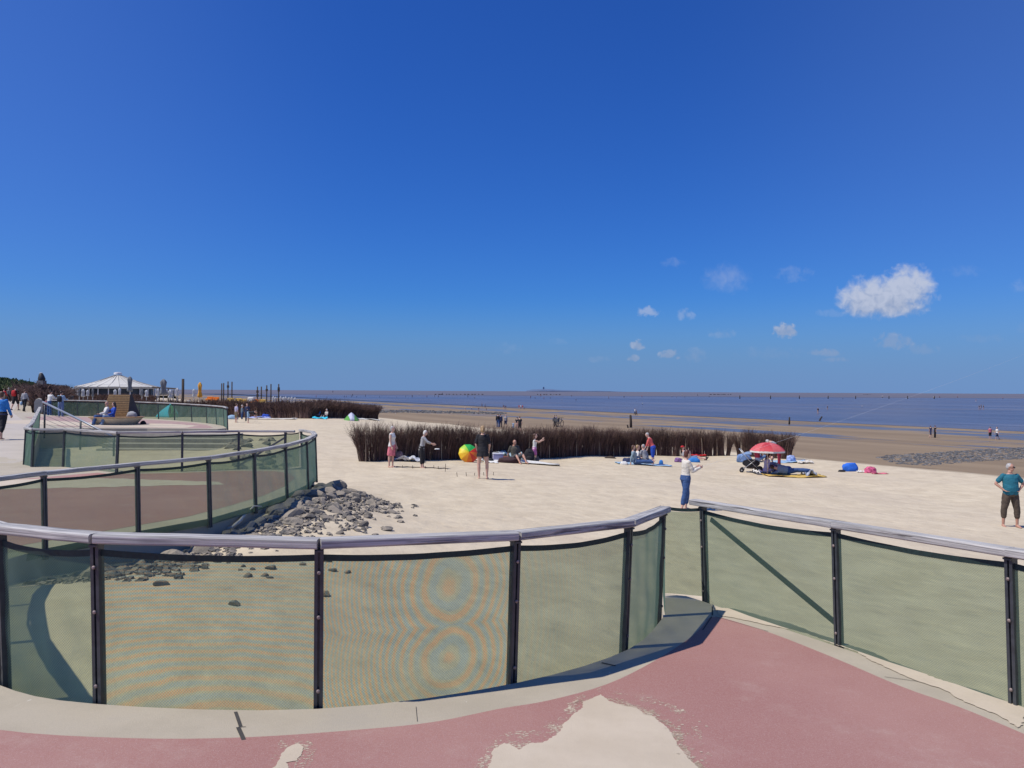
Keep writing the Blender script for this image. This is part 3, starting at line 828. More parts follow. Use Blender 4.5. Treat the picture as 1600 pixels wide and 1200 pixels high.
# short nets closing the gaps to the beach
def gap_net(a, b2, z0, z1, label):
    root = empty('net_gate', (a[0], a[1], z0)); tag(root, label, 'net gate')
    A = Vector((a[0], a[1], 0)); B = Vector((b2[0], b2[1], 0)); L = (B - A).length
    mb = MB(); mb.grid(10, 10, lambda u, v: A.lerp(B, u) + Vector((0, 0, lerp(z0, z1 - .04, v) - 0.02 * math.sin(math.pi * u) * v)) + Vector((0, .012 * math.sin(5 * u + 4 * v), 0)), lambda u, v: (u * L, v * (z1 - z0)))
    mb.build('mesh_panel', NET, root, smooth=True)
    mb = MB(); mb.grid(10, 1, lambda u, v: A.lerp(B, u) + Vector((0, -.003, lerp(z1 - .035, z1, v) - 0.02 * math.sin(math.pi * u))))
    mb.build('hem', M_HEM, root)
zz = hd(1.64, 8.1)
gap_net((1.60, 8.15), (2.07, 8.03), zz + 0.04, zz + 0.98, 'narrow net closing the gap where the two near railings meet')
gap_net((1.50, 7.36), (1.63, 8.13), zz + 0.02, zz + 1.0, 'short net running from the end post of the near curved railing to the gap')
zz = hd(-6, 20.8)
gap_net((-5.9, 21.0), (-6.14, 20.5), zz + 0.03, zz + 0.98, 'narrow net closing the gap at the far end of the second railing')
# ------------------------------------------------------------------ people
def remesh(mb, voxel, name, smooth=3, folds=0.0, seed=0):
    me = mb.mesh(name + '_raw')
    o = bpy.data.objects.new('tmp', me); COL.objects.link(o)
    r = o.modifiers.new('r', 'REMESH'); r.mode = 'VOXEL'; r.voxel_size = voxel; r.use_smooth_shade = True
    if smooth:
        sm = o.modifiers.new('s', 'SMOOTH'); sm.iterations = smooth; sm.factor = 0.5
    dg = bpy.context.evaluated_depsgraph_get()
    out = bpy.data.meshes.new_from_object(o.evaluated_get(dg), depsgraph=dg)
    out.name = name
    bpy.data.objects.remove(o); bpy.data.meshes.remove(me)
    if folds:
        ns = [v.normal.copy() for v in out.vertices]
        for v, n in zip(out.vertices, ns):
            q = v.co
            v.co = q + n * folds * (mnoise.noise(Vector((q.x * 9 + seed, q.y * 9, q.z * 14))) + 0.6 * mnoise.noise(Vector((q.x * 22, q.y * 22 + seed, q.z * 30))))
    out.polygons.foreach_set('use_smooth', [True] * len(out.polygons))
    return out
SKIN = mat('skin_tan', (0.50, 0.27, 0.19), 0.55, 0.08, 12)
SKIN2 = mat('skin_fair', (0.62, 0.38, 0.29), 0.55, 0.08, 12)
CLOTH = {}
def cl(name, rgb, var=0.12, rough=0.85):
    return mat('cloth_' + name, rgb, rough, var, 9, 0.002)
C_TEAL = cl('teal', (0.012, 0.135, 0.19)); C_WHITE = cl('white', (0.72, 0.71, 0.66)); C_CREAM = cl('cream', (0.66, 0.62, 0.54))
C_BLACK = cl('black', (0.016, 0.016, 0.020)); C_NAVY = cl('navy', (0.022, 0.032, 0.085)); C_JEAN = cl('jeans', (0.035, 0.085, 0.22)); C_LJEAN = cl('light_jeans', (0.14, 0.22, 0.36))
C_BROWN = cl('brown', (0.085, 0.062, 0.045), 0.3); C_PINK = cl('pink', (0.60, 0.16, 0.20), 0.35); C_GREY = cl('grey', (0.34, 0.34, 0.35)); C_DGREY = cl('dark_grey', (0.09, 0.09, 0.095))
C_OLIVE = cl('olive', (0.085, 0.078, 0.06)); C_SALMON = cl('salmon', (0.62, 0.11, 0.10)); C_ROYAL = cl('royal', (0.015, 0.07, 0.42)); C_RED = cl('red', (0.50, 0.02, 0.025)); C_LILAC = cl('lilac', (0.42, 0.40, 0.56))
C_LBLUE = cl('light_blue', (0.30, 0.45, 0.60)); C_WINE = cl('wine', (0.22, 0.01, 0.03)); C_MAG = cl('orchid', (0.50, 0.16, 0.38)); C_BLGREY = cl('blue_grey', (0.22, 0.30, 0.35)); C_KHAKI = cl('khaki', (0.20, 0.16, 0.10)); C_CYAN = cl('azure', (0.03, 0.20, 0.55))
H_DARK = mat('hair_dark', (0.035, 0.02, 0.015), 0.5, 0.3, 30); H_BROWN = mat('hair_brown', (0.09, 0.045, 0.025), 0.5, 0.3, 30); H_BLOND = mat('hair_blond', (0.36, 0.24, 0.12), 0.5, 0.3, 30); H_GREY = mat('hair_grey', (0.42, 0.40, 0.38), 0.6, 0.3, 30); H_RED = mat('hair_auburn', (0.085, 0.022, 0.012), 0.5, 0.3, 30)
M_DARKG = mat('dark_lens', (0.01, 0.01, 0.012), 0.15, 0.1)

STAND = dict(sp=(0, 0.02, 1), hd=(0, 0.05, 1), LU=(-0.16, 0.0, -1), LL=(-0.05, 0.12, -1), RU=(0.16, 0.0, -1), RL=(0.05, 0.12, -1),
             LT=(-0.06, 0, -1), LS=(0, -0.02, -1), RT=(0.06, 0, -1), RS=(0, -0.02, -1))
WALK = dict(STAND, LT=(-0.04, 0.32, -1), LS=(0, 0.05, -1), RT=(0.04, -0.2, -1), RS=(0, -0.55, -1), LU=(-0.14, -0.25, -1), LL=(-.05, 0.05, -1), RU=(0.14, 0.28, -1), RL=(0.05, 0.5, -1))
WALK2 = dict(STAND, RT=(0.04, 0.34, -1), RS=(0, 0.08, -1), LT=(-0.04, -0.25, -1), LS=(0, -0.5, -1), RU=(0.14, -0.25, -1), RL=(.05, 0.05, -1), LU=(-0.14, 0.28, -1), LL=(-0.05, 0.5, -1))
SITC = dict(STAND, LT=(-0.18, 1, 0.10), LS=(-0.02, 0.28, -1), RT=(0.05, 1, 0.10), RS=(0, 0.25, -1), LU=(-.2, .35, -1), LL=(0.3, .9, -.3), RU=(.2, .35, -1), RL=(-0.3, .9, -.3))     # on a seat
SITG = dict(STAND, sp=(0, -0.22, 1), LT=(-0.22, 1, 0.45), LS=(0.02, 0.85, -0.75), RT=(0.2, 1, 0.4), RS=(0, 0.85, -0.7), LU=(-.2, .45, -1), LL=(0.2, .9, -.1), RU=(.25, -.3, -1), RL=(.1, -.15, -1))  # on the ground
SITL = dict(SITG, LT=(-0.12, 1, 0.05), LS=(0, 1, -0.05), RT=(0.12, 1, 0.05), RS=(0, 1, -0.05))
BEND = dict(STAND, sp=(0, 1.0, 0.45), hd=(0, 1, 0.1), LU=(-.1, 0.45, -1), LL=(0, 0.6, -1), RU=(.1, .45, -1), RL=(0, 0.6, -1), LT=(-.06, -.10, -1), RT=(.06, .05, -1))

def vec(p): return Vector(p).normalized()
def skeleton(pose, female, child):
    j = {}
    sp = vec(pose['sp']); right = Vector((1, 0, 0)); right = (right - sp * right.dot(sp)).normalized()
    if 'twist' in pose:
        right = Matrix.Rotation(pose['twist'], 3, sp) @ right
    fw = sp.cross(right)
    leg = 0.88 if child else 1.0
    sh = 0.150 if female else 0.178
    j['pel'] = Vector((0, 0, 0)); j['sp'] = sp; j['right'] = right; j['fw'] = fw
    j['neck'] = sp * 0.545
    for s_, sg in (('L', -1), ('R', 1)):
        j[s_ + 'hip'] = Vector((0.085 * sg, 0, -0.02))
        j[s_ + 'knee'] = j[s_ + 'hip'] + vec(pose[s_ + 'T']) * 0.43 * leg
        j[s_ + 'ank'] = j[s_ + 'knee'] + vec(pose[s_ + 'S']) * 0.40 * leg
        j[s_ + 'sho'] = sp * 0.475 + right * sh * sg
        j[s_ + 'elb'] = j[s_ + 'sho'] + vec(pose[s_ + 'U']) * 0.285
        j[s_ + 'wri'] = j[s_ + 'elb'] + vec(pose[s_ + 'L']) * 0.245
    h = vec(pose['hd']); j['head'] = j['neck'] + h * 0.125 + fw * 0.015; j['hup'] = h
    look = Vector(pose.get('look', tuple(fw)))
    look = (look - h * look.dot(h)).normalized(); j['look'] = look; j['hr'] = look.cross(h).normalized()
    return j
TM = [(-.09, .10, .085, 0), (-.03, .155, .115, 0), (.06, .155, .112, 0), (.15, .148, .105, 0), (.26, .158, .108, .005), (.36, .172, .115, .005), (.43, .178, .108, 0), (.48, .158, .085, -.005), (.515, .10, .065, -.005), (.545, .058, .056, 0), (.60, .054, .056, .01)]
TF = [(-.09, .11, .09, 0), (-.03, .172, .122, -.005), (.06, .155, .11, 0), (.15, .125, .092, 0), (.26, .135, .098, .01), (.36, .150, .120, .02), (.43, .150, .100, .005), (.48, .132, .080, -.005), (.515, .085, .06, -.005), (.545, .050, .05, 0), (.60, .047, .05, .01)]
def torso(mb, j, female, t0, t1, infl=0.0, belly=0.0, fat=1.0, flare=0.0):
    tab = TF if female else TM
    rings = []
    rows = [r for r in tab if t0 - 1e-6 <= r[0] <= t1 + 1e-6]
    def interp(t):
        for a, b in zip(tab, tab[1:]):
            if a[0] <= t <= b[0]:
                f = (t - a[0]) / (b[0] - a[0]); return tuple(lerp(a[i], b[i], f) for i in range(4))
        return tab[0] if t < tab[0][0] else tab[-1]
    ts = sorted(set([t0, t1] + [r[0] for r in rows]))
    for t in ts:
        if t < tab[0][0]: _, rx, ry, off = (t,) + tuple(interp(-.03)[1:])
        else: _, rx, ry, off = interp(t)
        bf = math.exp(-((t - 0.13) / 0.13) ** 2) * belly
        k = fat if t < 0.46 else 1 + (fat - 1) * 0.4
        fl = flare * max(0, (0.1 - t))
        rx = rx * k + infl + bf * 0.5 + fl; ry = ry * k + infl + bf * 0.7 + fl; off = off + bf * 0.5
        c = j['sp'] * t + j['fw'] * off
        rings.append([c + j['right'] * (math.cos(a) * rx) + j['fw'] * (math.sin(a) * ry) for a in [2 * math.pi * i / 20 for i in range(20)]])
    mb.loft(rings)
def limb(mb, pts, rads, infl=0.0):
    mb.tube(pts, [r + infl for r in rads], 12)
    for p, r in ((pts[0], rads[0]), (pts[-1], rads[-1])): mb.ball(p, r + infl, nu=10, nv=6)
def hand(mb, w, d, palmn, detail, curl=0.5):
    d = d.normalized(); n = (palmn - d * palmn.dot(d)).normalized(); s_ = d.cross(n)
    mb.tube([w - d * .01, w + d * .02, w + d * 0.055, w + d * 0.088], [(.022, .02), (.034, .017), (.040, .015), (.036, .012)], 10, right=s_)
    if not detail:
        mb.tube([w + d * 0.08, w + d * 0.12 + n * .01, w + d * 0.145 + n * .03 * curl * 2], [(.035, .013), (.032, .012), (.022, .009)], 8, right=s_)
        mb.tube([w + d * .03 + s_ * .025, w + d * .06 + s_ * .045 + n * .01, w + d * .085 + s_ * .048 + n * .02], [.013, .011, .009], 6)
        return
    for k, (off, L) in enumerate(((-.030, .060), (-.010, .075), (.011, .080), (.031, .070))):
        b0 = w + d * (0.085 - abs(off - .005) * .15) + s_ * off * 1.15
        a1 = 0.35 * curl + 0.05 * k; a2 = 1.0 * curl + .05 * k; a3 = 1.5 * curl
        p = [b0 - d * .012, b0]; cur = b0
        for ln, a in ((.42, a1), (.32, a2), (.26, a3)):
            cur = cur + (d * math.cos(a) + n * math.sin(a) + s_ * off * 1.2) * (L * ln); p.append(cur)
        mb.tube(p, [.0092, .0092, .0088, .008, .0065], 8)
    tb = w + d * .022 + s_ * .028
    mb.tube([tb - s_ * .01, tb, tb + s_ * .026 + d * .02 + n * .008, tb + s_ * .034 + d * .044 + n * .02, tb + s_ * .036 + d * .062 + n * .028], [.012, .0135, .0115, .010, .007], 8)
def headshape(mb, j, detail):
    R = Matrix((j['hr'], j['look'], j['hup'])).transposed(); c = j['head'] + j['hup'] * 0.03
    mb.ball(c + R @ Vector((0, -.004, .012)), (.076, .094, .100), R, 16, 12)
    mb.ball(c + R @ Vector((0, .022, -.045)), (.058, .066, .070), R, 12, 10)
    mb.ball(c + R @ Vector((0, .052, -.082)), (.026, .024, .022), R, 8, 6)           # chin
    mb.tube([c + R @ Vector((0, .080, .015)), c + R @ Vector((0, .100, -.018)), c + R @ Vector((0, .094, -.032))], [(.010, .010), (.015, .013), (.010, .008)], 8)   # nose
    for s_ in (-1, 1): mb.ball(c + R @ Vector((.076 * s_, -.006, -.012)), (.010, .018, .028), R, 8, 6)
    if detail:
        mb.ball(c + R @ Vector((0, .082, -.052)), (.024, .008, .008), R, 8, 6)       # lips
        mb.ball(c + R @ Vector((0, .078, .032)), (.050, .010, .010), R, 8, 6)        # brow
def foot(mb, a, fd, infl=0.0):
    fd = Vector((fd.x, fd.y, fd.z * 0.6)).normalized(); up = Vector((0, 0, 1)); up = (up - fd * up.dot(fd)).normalized() if abs(fd.z) < .95 else Vector((0, -1, 0)); rt = fd.cross(up)
    i = infl
    mb.tube([a - fd * .055 - up * .045, a - fd * .01 - up * .042, a + fd * .06 - up * .05, a + fd * .13 - up * .062, a + fd * .185 - up * .068], [(.028 + i, .030 + i), (.033 + i, .040 + i), (.038 + i, .032 + i), (.044 + i, .021 + i), (.030 + i, .012 + i)], 12, right=rt)

def figure(label, px, py, hpx, face=0.0, pose=STAND, top=C_WHITE, bottom=C_JEAN, sleeve=0.5, legs=1.0, hair=H_BROWN, hairstyle='short', female=False, child=False, belly=0.0, fat=1.0,
           skin=SKIN2, shoes=None, skirt=None, detail=0, size=None, group=None, extras=None, hatm=None, ground=gz, palm=None, curl=0.5, zoff=0.0, pos=None, hem=-0.05, lean=0, hands=None, tilt=None, cat='person'):
    p = Vector(pos) if pos is not None else hit(px, py, ground)
    hh = size if size else hpx / FPX * p.y
    k = hh / 1.70
    if child: k = hh / 1.52
    j = skeleton(pose, female, child)
    vox = (.0085, .015, .026)[2 - detail] if detail < 3 else .0065
    hs = 1.28 if child else 1.0
    def heads(mb, fn):
        i0 = len(mb.v); fn()
        if hs != 1.0:
            for i in range(i0, len(mb.v)): mb.v[i] = j['neck'] + (mb.v[i] - j['neck']) * hs
    body = MB()
    torso(body, j, female, -.09, .60, 0.0, belly, fat)
    heads(body, lambda: headshape(body, j, detail))
    limb(body, [j['neck'] - j['sp'] * .02, j['neck'] + (j['head'] - j['neck']) * .6], [.054, .05])
    pn = palm or {}
    for s_, sg in (('L', -1), ('R', 1)):
        f2 = fat
        limb(body, [j[s_ + 'sho'], lerpv(j[s_ + 'sho'], j[s_ + 'elb'], .45), j[s_ + 'elb']], [.050 * f2, .046 * f2, .037])
        limb(body, [j[s_ + 'elb'], lerpv(j[s_ + 'elb'], j[s_ + 'wri'], .3), j[s_ + 'wri']], [.037, .038, .024])
        dd = (j[s_ + 'wri'] - j[s_ + 'elb']).normalized()
        if hands and s_ in hands: dd = vec(hands[s_])
        hand(body, j[s_ + 'wri'], dd, Vector(pn.get(s_, (-sg, 0.3, 0.2))), detail >= 2, curl)
        limb(body, [j[s_ + 'hip'], lerpv(j[s_ + 'hip'], j[s_ + 'knee'], .4), j[s_ + 'knee']], [.088 * f2, .080 * f2, .054])
        kn, an = j[s_ + 'knee'], j[s_ + 'ank']
        limb(body, [kn, lerpv(kn, an, .3), lerpv(kn, an, .7), an], [.054, .056, .040, .034])
        sd = (an - kn).normalized()
        fd = Vector((0.12 * sg, 1, 0)) if sd.z < -0.6 else (Vector((0.1 * sg, 0.35, 1)) if sd.z > -0.3 else Vector((0.1 * sg, 1, 0.1)))
        if 'feet' in pose: fd = Vector(pose['feet'])
        j[s_ + 'fd'] = fd
        foot(body, an, fd)
    zmin = min(v.z for v in body.v)
    off = Vector((0, 0, -zmin + zoff))
    M = Matrix.Scale(k, 4) @ Matrix.Translation(off)
    if tilt is not None: M = tilt @ M
    def fin(mb, nm, folds=0.0, sm=3):
        me = remesh(mb, vox, nm, sm, folds, random.random() * 9)
        me.transform(M); return me
    root = link('person', fin(body, 'person'), skin, None, None)
    root.location = (p.x, p.y, p.z - 0.012); root.rotation_euler = (0, 0, face)
    tag(root, label, cat, group)
    parts = []
    # trousers or skirt
    g = MB()
    if skirt is None:
        torso(g, j, female, -.09, .10, .016, belly * .6, fat)
        for s_ in 'LR':
            kn, an, hp = j[s_ + 'knee'], j[s_ + 'ank'], j[s_ + 'hip']
            inf = .016
            if legs <= .5:
                q = lerpv(hp, kn, legs * 2); limb(g, [hp, lerpv(hp, q, .5), q], [.09 * fat, .088 * fat, .078], inf)
            else:
                limb(g, [hp, lerpv(hp, kn, .4), kn], [.09 * fat, .082 * fat, .062], inf)
                q = lerpv(kn, an, (legs - .5) * 2)
                limb(g, [kn, lerpv(kn, q, .5), q], [.062, .062, .052], inf)
    else:
        low = skirt
        c0 = j['pel']; kl = (j['Lknee'] + j['Rknee']) / 2; c1 = c0 + (kl - c0) * low
        rings = []
        d = (c1 - c0).normalized(); rt = Vector((1, 0, 0)); fwv = d.cross(rt)
        ax = [(j['sp'] * .12, .135, .11), (c0, .175, .14), (c0 + (c1 - c0) * .5, .19, .155), (c1, .205, .165)]
        for ci, (c, rx, ry) in enumerate(ax):
            rings.append([c + rt * math.cos(a) * (rx + .012 * math.sin(a * 7) * (ci / 3)) + fwv * math.sin(a) * (ry + .012 * math.sin(a * 7 + 1) * ci / 3) for a in [2 * math.pi * i / 28 for i in range(28)]])
        g.loft(rings)
    link('trousers' if skirt is None else 'skirt', fin(g, 'trousers', .006), bottom, root)
    # top
    if top is not None:
        g = MB(); torso(g, j, female, hem, .522, .014, belly, fat)
        for s_ in 'LR':
            sh, el, wr = j[s_ + 'sho'], j[s_ + 'elb'], j[s_ + 'wri']
            if sleeve > 0:
                if sleeve <= .5:
                    q = lerpv(sh, el, sleeve * 2 * .75); limb(g, [sh - (q - sh) * .05, q], [.048 * fat, .053 * fat], .010)
                else:
                    limb(g, [sh, lerpv(sh, el, .5), el], [.049 * fat, .047 * fat, .042], .012)
                    q = lerpv(el, wr, (sleeve - .5) * 2); limb(g, [el, q], [.046, .036], .010)
            else: g.ball(sh - j['sp'] * .0, .058, nu=10, nv=6)
        link('shirt', fin(g, 'shirt', .007), top, root)
    # hair
    if hairstyle:
        R = Matrix((j['hr'], j['look'], j['hup'])).transposed(); c = j['head'] + j['hup'] * 0.03
        g = MB()
        def hair_fn():
            g.ball(c + R @ Vector((0, -.026, .026)), (.084, .088, .098), R, 16, 12)
            if hairstyle in ('long', 'bob', 'pony'):
                g.ball(c + R @ Vector((0, -.045, -.03)), (.082, .062, .085), R, 12, 8)
            if hairstyle == 'long':
                g.tube([c + R @ Vector((0, -.05, -.03)), c + R @ Vector((0, -.075, -.12)), c + R @ Vector((0, -.08, -.24))], [(.08, .05), (.082, .04), (.05, .02)], 10, right=j['hr'])
            if hairstyle == 'pony':
                g.tube([c + R @ Vector((0, -.09, .01)), c + R @ Vector((0, -.14, -.05)), c + R @ Vector((0, -.12, -.18))], [.025, .034, .014], 8)
        heads(g, hair_fn)
        me = fin(g, 'hair', .006)
        link('hair', me, hair, root)
    if hatm:
        R = Matrix((j['hr'], j['look'], j['hup'])).transposed(); c = j['head'] + j['hup'] * 0.03
        g = MB()
        def hat_fn():
            g.ball(c + R @ Vector((0, -.012, .055)), (.090, .102, .070), R, 14, 8)
            g.tube([c + R @ Vector((0, .05, .045)), c + R @ Vector((0, .13, .035)), c + R @ Vector((0, .165, .028))], [(.075, .010), (.070, .008), (.04, .006)], 12, right=j['hr'])
        heads(g, hat_fn)
        link('cap', fin(g, 'cap'), hatm, root)
    if shoes is not None:
        g = MB()
        for s_ in 'LR': foot(g, j[s_ + 'ank'], j[s_ + 'fd'], .008)
        link('shoes', fin(g, 'shoes'), shoes, root)
    if detail >= 2 and not (extras and 'noeyes' in extras):
        R = Matrix((j['hr'], j['look'], j['hup'])).transposed(); c = j['head'] + j['hup'] * 0.03
        if extras and 'shades' in extras:
            g = MB()
            for s_ in (-1, 1):
                g.ball(c + R @ Vector((.034 * s_, .094, .010)), (.032, .012, .021), R, 12, 8)
                g.tube([c + R @ Vector((.062 * s_, .088, .014)), c + R @ Vector((.084 * s_, .03, .010)), c + R @ Vector((.084 * s_, -.01, .004))], .0045, 6)
            g.tube([c + R @ Vector((-.01, .10, .012)), c + R @ Vector((.01, .10, .012))], .004, 6)
            me = g.mesh('sunglasses', True); me.transform(M); link('sunglasses', me, M_DARKG, root)
        else:
            for s_ in (-1, 1):
                g = MB(); g.ball(c + R @ Vector((.030 * s_, .0845, .010)), (.013, .006, .006), R, 8, 6)
                me = g.mesh('eye', True); me.transform(M); link('eye', me, M_DARKG, root)
    root['_j'] = 0; del root['_j']
    def W(q):            # skeleton point in world space
        v = M @ Vector(q); return Vector((p.x, p.y, p.z - .012)) + Rz(face) @ v
    return root, j, W, M, k
def lerpv(a, b, t): return a + (b - a) * t
def add_part(root, name, mb, m, M, smooth=True):
    me = mb.mesh(name, smooth); me.transform(M); return link(name, me, m, root)
def rucksack(label, j, M, root, m, size=1.0, cat='backpack', name='backpack', group=None):
    g = MB(); c = j['sp'] * .30 - j['fw'] * .19
    R = Matrix((j['right'], j['fw'], j['sp'])).transposed()
    rings = []
    for t, rx, ry in ((-.22, .10, .05), (-.18, .14, .085), (-.02, .15, .095), (.12, .135, .085), (.19, .09, .05), (.205, .02, .015)):
        rings.append([c + R @ Vector((math.copysign(abs(math.cos(a)) ** .6, math.cos(a)) * rx * size, math.copysign(abs(math.sin(a)) ** .6, math.sin(a)) * ry * size, t * size)) for a in [2 * math.pi * i / 20 for i in range(20)]])
    g.loft(rings)
    me = g.mesh(name, True); me.transform(M)
    o = link(name, me, m); o.matrix_world = Matrix.Translation(root.location) @ Matrix.Rotation(root.rotation_euler[2], 4, 'Z')
    tag(o, label, cat, group)
    g = MB()
    for s_ in (-1, 1):
        a0 = c + R @ Vector((.07 * s_, .07, .17)); 
        g.tube([a0, j['sp'] * .51 + j['right'] * .10 * s_, j['sp'] * .40 + j['right'] * .12 * s_ + j['fw'] * .14, c + R @ Vector((.12 * s_, .20, -.05)), c + R @ Vector((.13 * s_, .05, -.17))], .014, 6)
    me = g.mesh('strap', True); me.transform(M); link('strap', me, C_BLACK, o)
    return o

# simple walkers for people far out on the flats, a few pixels high: one mesh each
def tiny(pose, top, bottom, skin, hair, female=False, legs=1.0, sleeve=.5):
    key = (id(pose), top.name, bottom.name, female, legs)
    if key in TINY: return TINY[key]
    j = skeleton(pose, female, False); bm = bmesh.new()
    ms = [skin, top, bottom, hair]
    def addp(g, idx):
        me = remesh(g, .03, 'tiny', 1)
        for pl in me.polygons: pl.material_index = idx
        tmp = bmesh.new(); tmp.from_mesh(me)
        bm.from_mesh(me); bpy.data.meshes.remove(me); tmp.free()
    g = MB(); torso(g, j, female, -.09, .60); g.ball(j['head'] + j['hup'] * .03, (.078, .09, .112))
    for s_, sg in (('L', -1), ('R', 1)):
        limb(g, [j[s_ + 'sho'], j[s_ + 'elb']], [.046, .040]); limb(g, [j[s_ + 'elb'], j[s_ + 'wri'], j[s_ + 'wri'] + (j[s_ + 'wri'] - j[s_ + 'elb']) * .4], [.040, .03, .03])
        limb(g, [j[s_ + 'hip'], j[s_ + 'knee']], [.088, .056]); limb(g, [j[s_ + 'knee'], j[s_ + 'ank']], [.056, .036]); foot(g, j[s_ + 'ank'], Vector((0, 1, 0)))
    zmin = min(v.z for v in g.v); addp(g, 0)
    g = MB(); torso(g, j, female, -.06, .5, .018)
    for s_ in 'LR': limb(g, [j[s_ + 'sho'], lerpv(j[s_ + 'sho'], j[s_ + 'elb'], .6 if sleeve <= .5 else 1)], [.058, .052], .01)
    if sleeve > .5:
        for s_ in 'LR': limb(g, [j[s_ + 'elb'], j[s_ + 'wri']], [.048, .038], .008)
    addp(g, 1)
    g = MB(); torso(g, j, female, -.09, .06, .02)
    for s_ in 'LR':
        limb(g, [j[s_ + 'hip'], j[s_ + 'knee']], [.09, .062], .016)
        if legs > .5: limb(g, [j[s_ + 'knee'], lerpv(j[s_ + 'knee'], j[s_ + 'ank'], (legs - .5) * 2)], [.062, .05], .014)
    addp(g, 2)
    g = MB(); g.ball(j['head'] + j['hup'] * .05 - j['look'] * .03, (.086, .09, .10)); addp(g, 3)
    me = bpy.data.meshes.new('person'); bm.to_mesh(me); bm.free()
    for m in ms: me.materials.append(m)
    me.transform(Matrix.Translation((0, 0, -zmin))); me.polygons.foreach_set('use_smooth', [True] * len(me.polygons))
    TINY[key] = me
    return me
TINY = {}
def place_tiny(label, px, py, hpx, face=0.0, pose=STAND, top=C_BLACK, bottom=C_NAVY, group=None, female=False, legs=1.0, ground=gz, size=None, skin=SKIN2, hair=H_BROWN, sleeve=.5):
    me = tiny(pose, top, bottom, skin, hair, female, legs, sleeve)
    p = hit(px, py, ground, 3500)
    o = bpy.data.objects.new('person', me); COL.objects.link(o)
    k = (size if size else hpx / FPX * p.y) / 1.70
    o.location = (p.x, p.y, p.z - .01); o.scale = (k, k, k); o.rotation_euler = (0, 0, face)
    tag(o, label, 'person', group)
    return o
LEFT, RIGHT, AWAY, CAMW = math.pi / 2, -math.pi / 2, 0.0, math.pi
# ------------------------------------------------------------------ the people one can tell apart
random.seed(21)
# man in teal shirt, hands on hips, looking up to his left
POSE_MAN = dict(STAND, sp=(0, -0.06, 1), hd=(-0.10, -0.12, 1), look=(-0.62, 0.55, 0.55), LU=(-0.62, -0.12, -0.80), LL=(0.62, 0.42, -0.62), RU=(0.60, -0.12, -0.80), RL=(-0.62, 0.42, -0.62),
                LT=(-0.17, 0.03, -1), LS=(-0.02, -0.03, -1), RT=(0.18, -0.02, -1), RS=(0.04, -0.03, -1))
figure('grey-haired man in teal shirt and rolled brown trousers, hands on hips, looking up', 1579, 823, 97, CAMW - .15, POSE_MAN, C_TEAL, C_BROWN, .42, .74, H_GREY, 'short', belly=.045, fat=1.08, skin=SKIN, detail=2,
       extras=('shades',), palm={'L': (.2, .3, 1), 'R': (-.2, .3, 1)}, hands={'L': (0.55, .75, -.3), 'R': (-.55, .75, -.3)}, curl=.35)
# woman flying a kite
POSE_KITE = dict(STAND, sp=(0, 0.04, 1), hd=(0, 0.18, 1), look=(0, 1, 0.25), LU=(-.1, 0.42, -0.75), LL=(0.12, 1, 0.30), RU=(.1, 0.35, -0.8), RL=(-0.12, 1, 0.38), LT=(-.05, .24, -1), LS=(0, -.10, -1), RT=(.05, -.16, -1), RS=(0, -.26, -1))
kr, kj, kW, kM, kk = figure('auburn-haired woman in white jacket and blue cropped jeans holding a kite line', 1071, 797, 93, RIGHT + .25, POSE_KITE, C_CREAM, C_JEAN, .98, .82, H_RED, 'bob', female=True, skin=SKIN2, detail=2,
       palm={'L': (1, 0, .3), 'R': (-1, 0, .3)}, curl=.9, fat=1.05)
g = MB(); c = (kj['Lwri'] + kj['Rwri']) / 2 + Vector((0, .10, .01))
g.tube([c - Vector((.07, 0, 0)), c + Vector((.07, 0, 0))], .012, 8)
hh = kW(c)
e = at(1700, 510, 62)
ln = MB(); n = 30
pts = []
for i in range(n + 1):
    f = i / n; q = hh.lerp(e, f); q.z -= .9 * 4 * f * (1 - f) * .35; pts.append(q)
ln.tube([p - hh for p in pts], 0.0024, 4)
lo = ln.build('kite_line', mat('kite_string', (0.75, 0.76, 0.74), .5), loc=tuple(hh)); tag(lo, 'thin pale kite line running up to the right from the woman in white', 'kite line')
me = g.mesh('winder', True); me.transform(kM); me.transform(Matrix.Translation((0, 0, 0)))
ho = link('winder', me, M_BOLT); ho.matrix_world = Matrix.Translation(kr.location) @ Matrix.Rotation(kr.rotation_euler[2], 4, 'Z')
tag(ho, 'small kite winder held in both hands by the woman in white', 'kite winder')
# woman in black, back to the camera
POSE_BK = dict(STAND, hd=(0, .1, 1), LU=(-.26, .05, -1), LL=(.16, .45, -.9), RU=(.26, .05, -1), RL=(-.1, .5, -.9), LT=(-.10, 0, -1), RT=(.14, 0, -1), LS=(.03, 0, -1), RS=(.0, 0, -1))
figure('blond woman in black T-shirt and skirt, back turned, beside the rainbow umbrella', 754, 748, 81, AWAY, POSE_BK, C_BLACK, C_BLACK, .5, .3, H_BLOND, 'pony', female=True, fat=1.05, skirt=.42, detail=2, hem=-.1)
figure('woman in white vest and pink skirt at the left end of the brushwood', 612, 730, 63, RIGHT - .25, dict(STAND, LU=(-.12, .1, -1), LL=(.05, .4, -1), RU=(.12, 0, -1), RL=(0, .25, -1), RT=(.06, -.14, -1)), C_WHITE, C_PINK, 0, .3, H_GREY, 'bob', female=True, skirt=.95, detail=2, fat=1.03)
r_, j_, W_, M_, k_ = figure('woman in white headscarf and grey top leaning forward with an outstretched arm by the brushwood', 659, 731, 58, RIGHT, dict(STAND, sp=(0, .18, 1), hd=(0, .35, 1), RU=(.15, .75, -.7), RL=(-.05, 1, -.35), LU=(-.1, .5, -.8), LL=(.1, 1, -.3), LT=(-.05, .12, -1)), C_GREY, C_BLACK, .75, .8, C_WHITE, 'bob', female=True, detail=2, fat=1.05, hem=-.12)
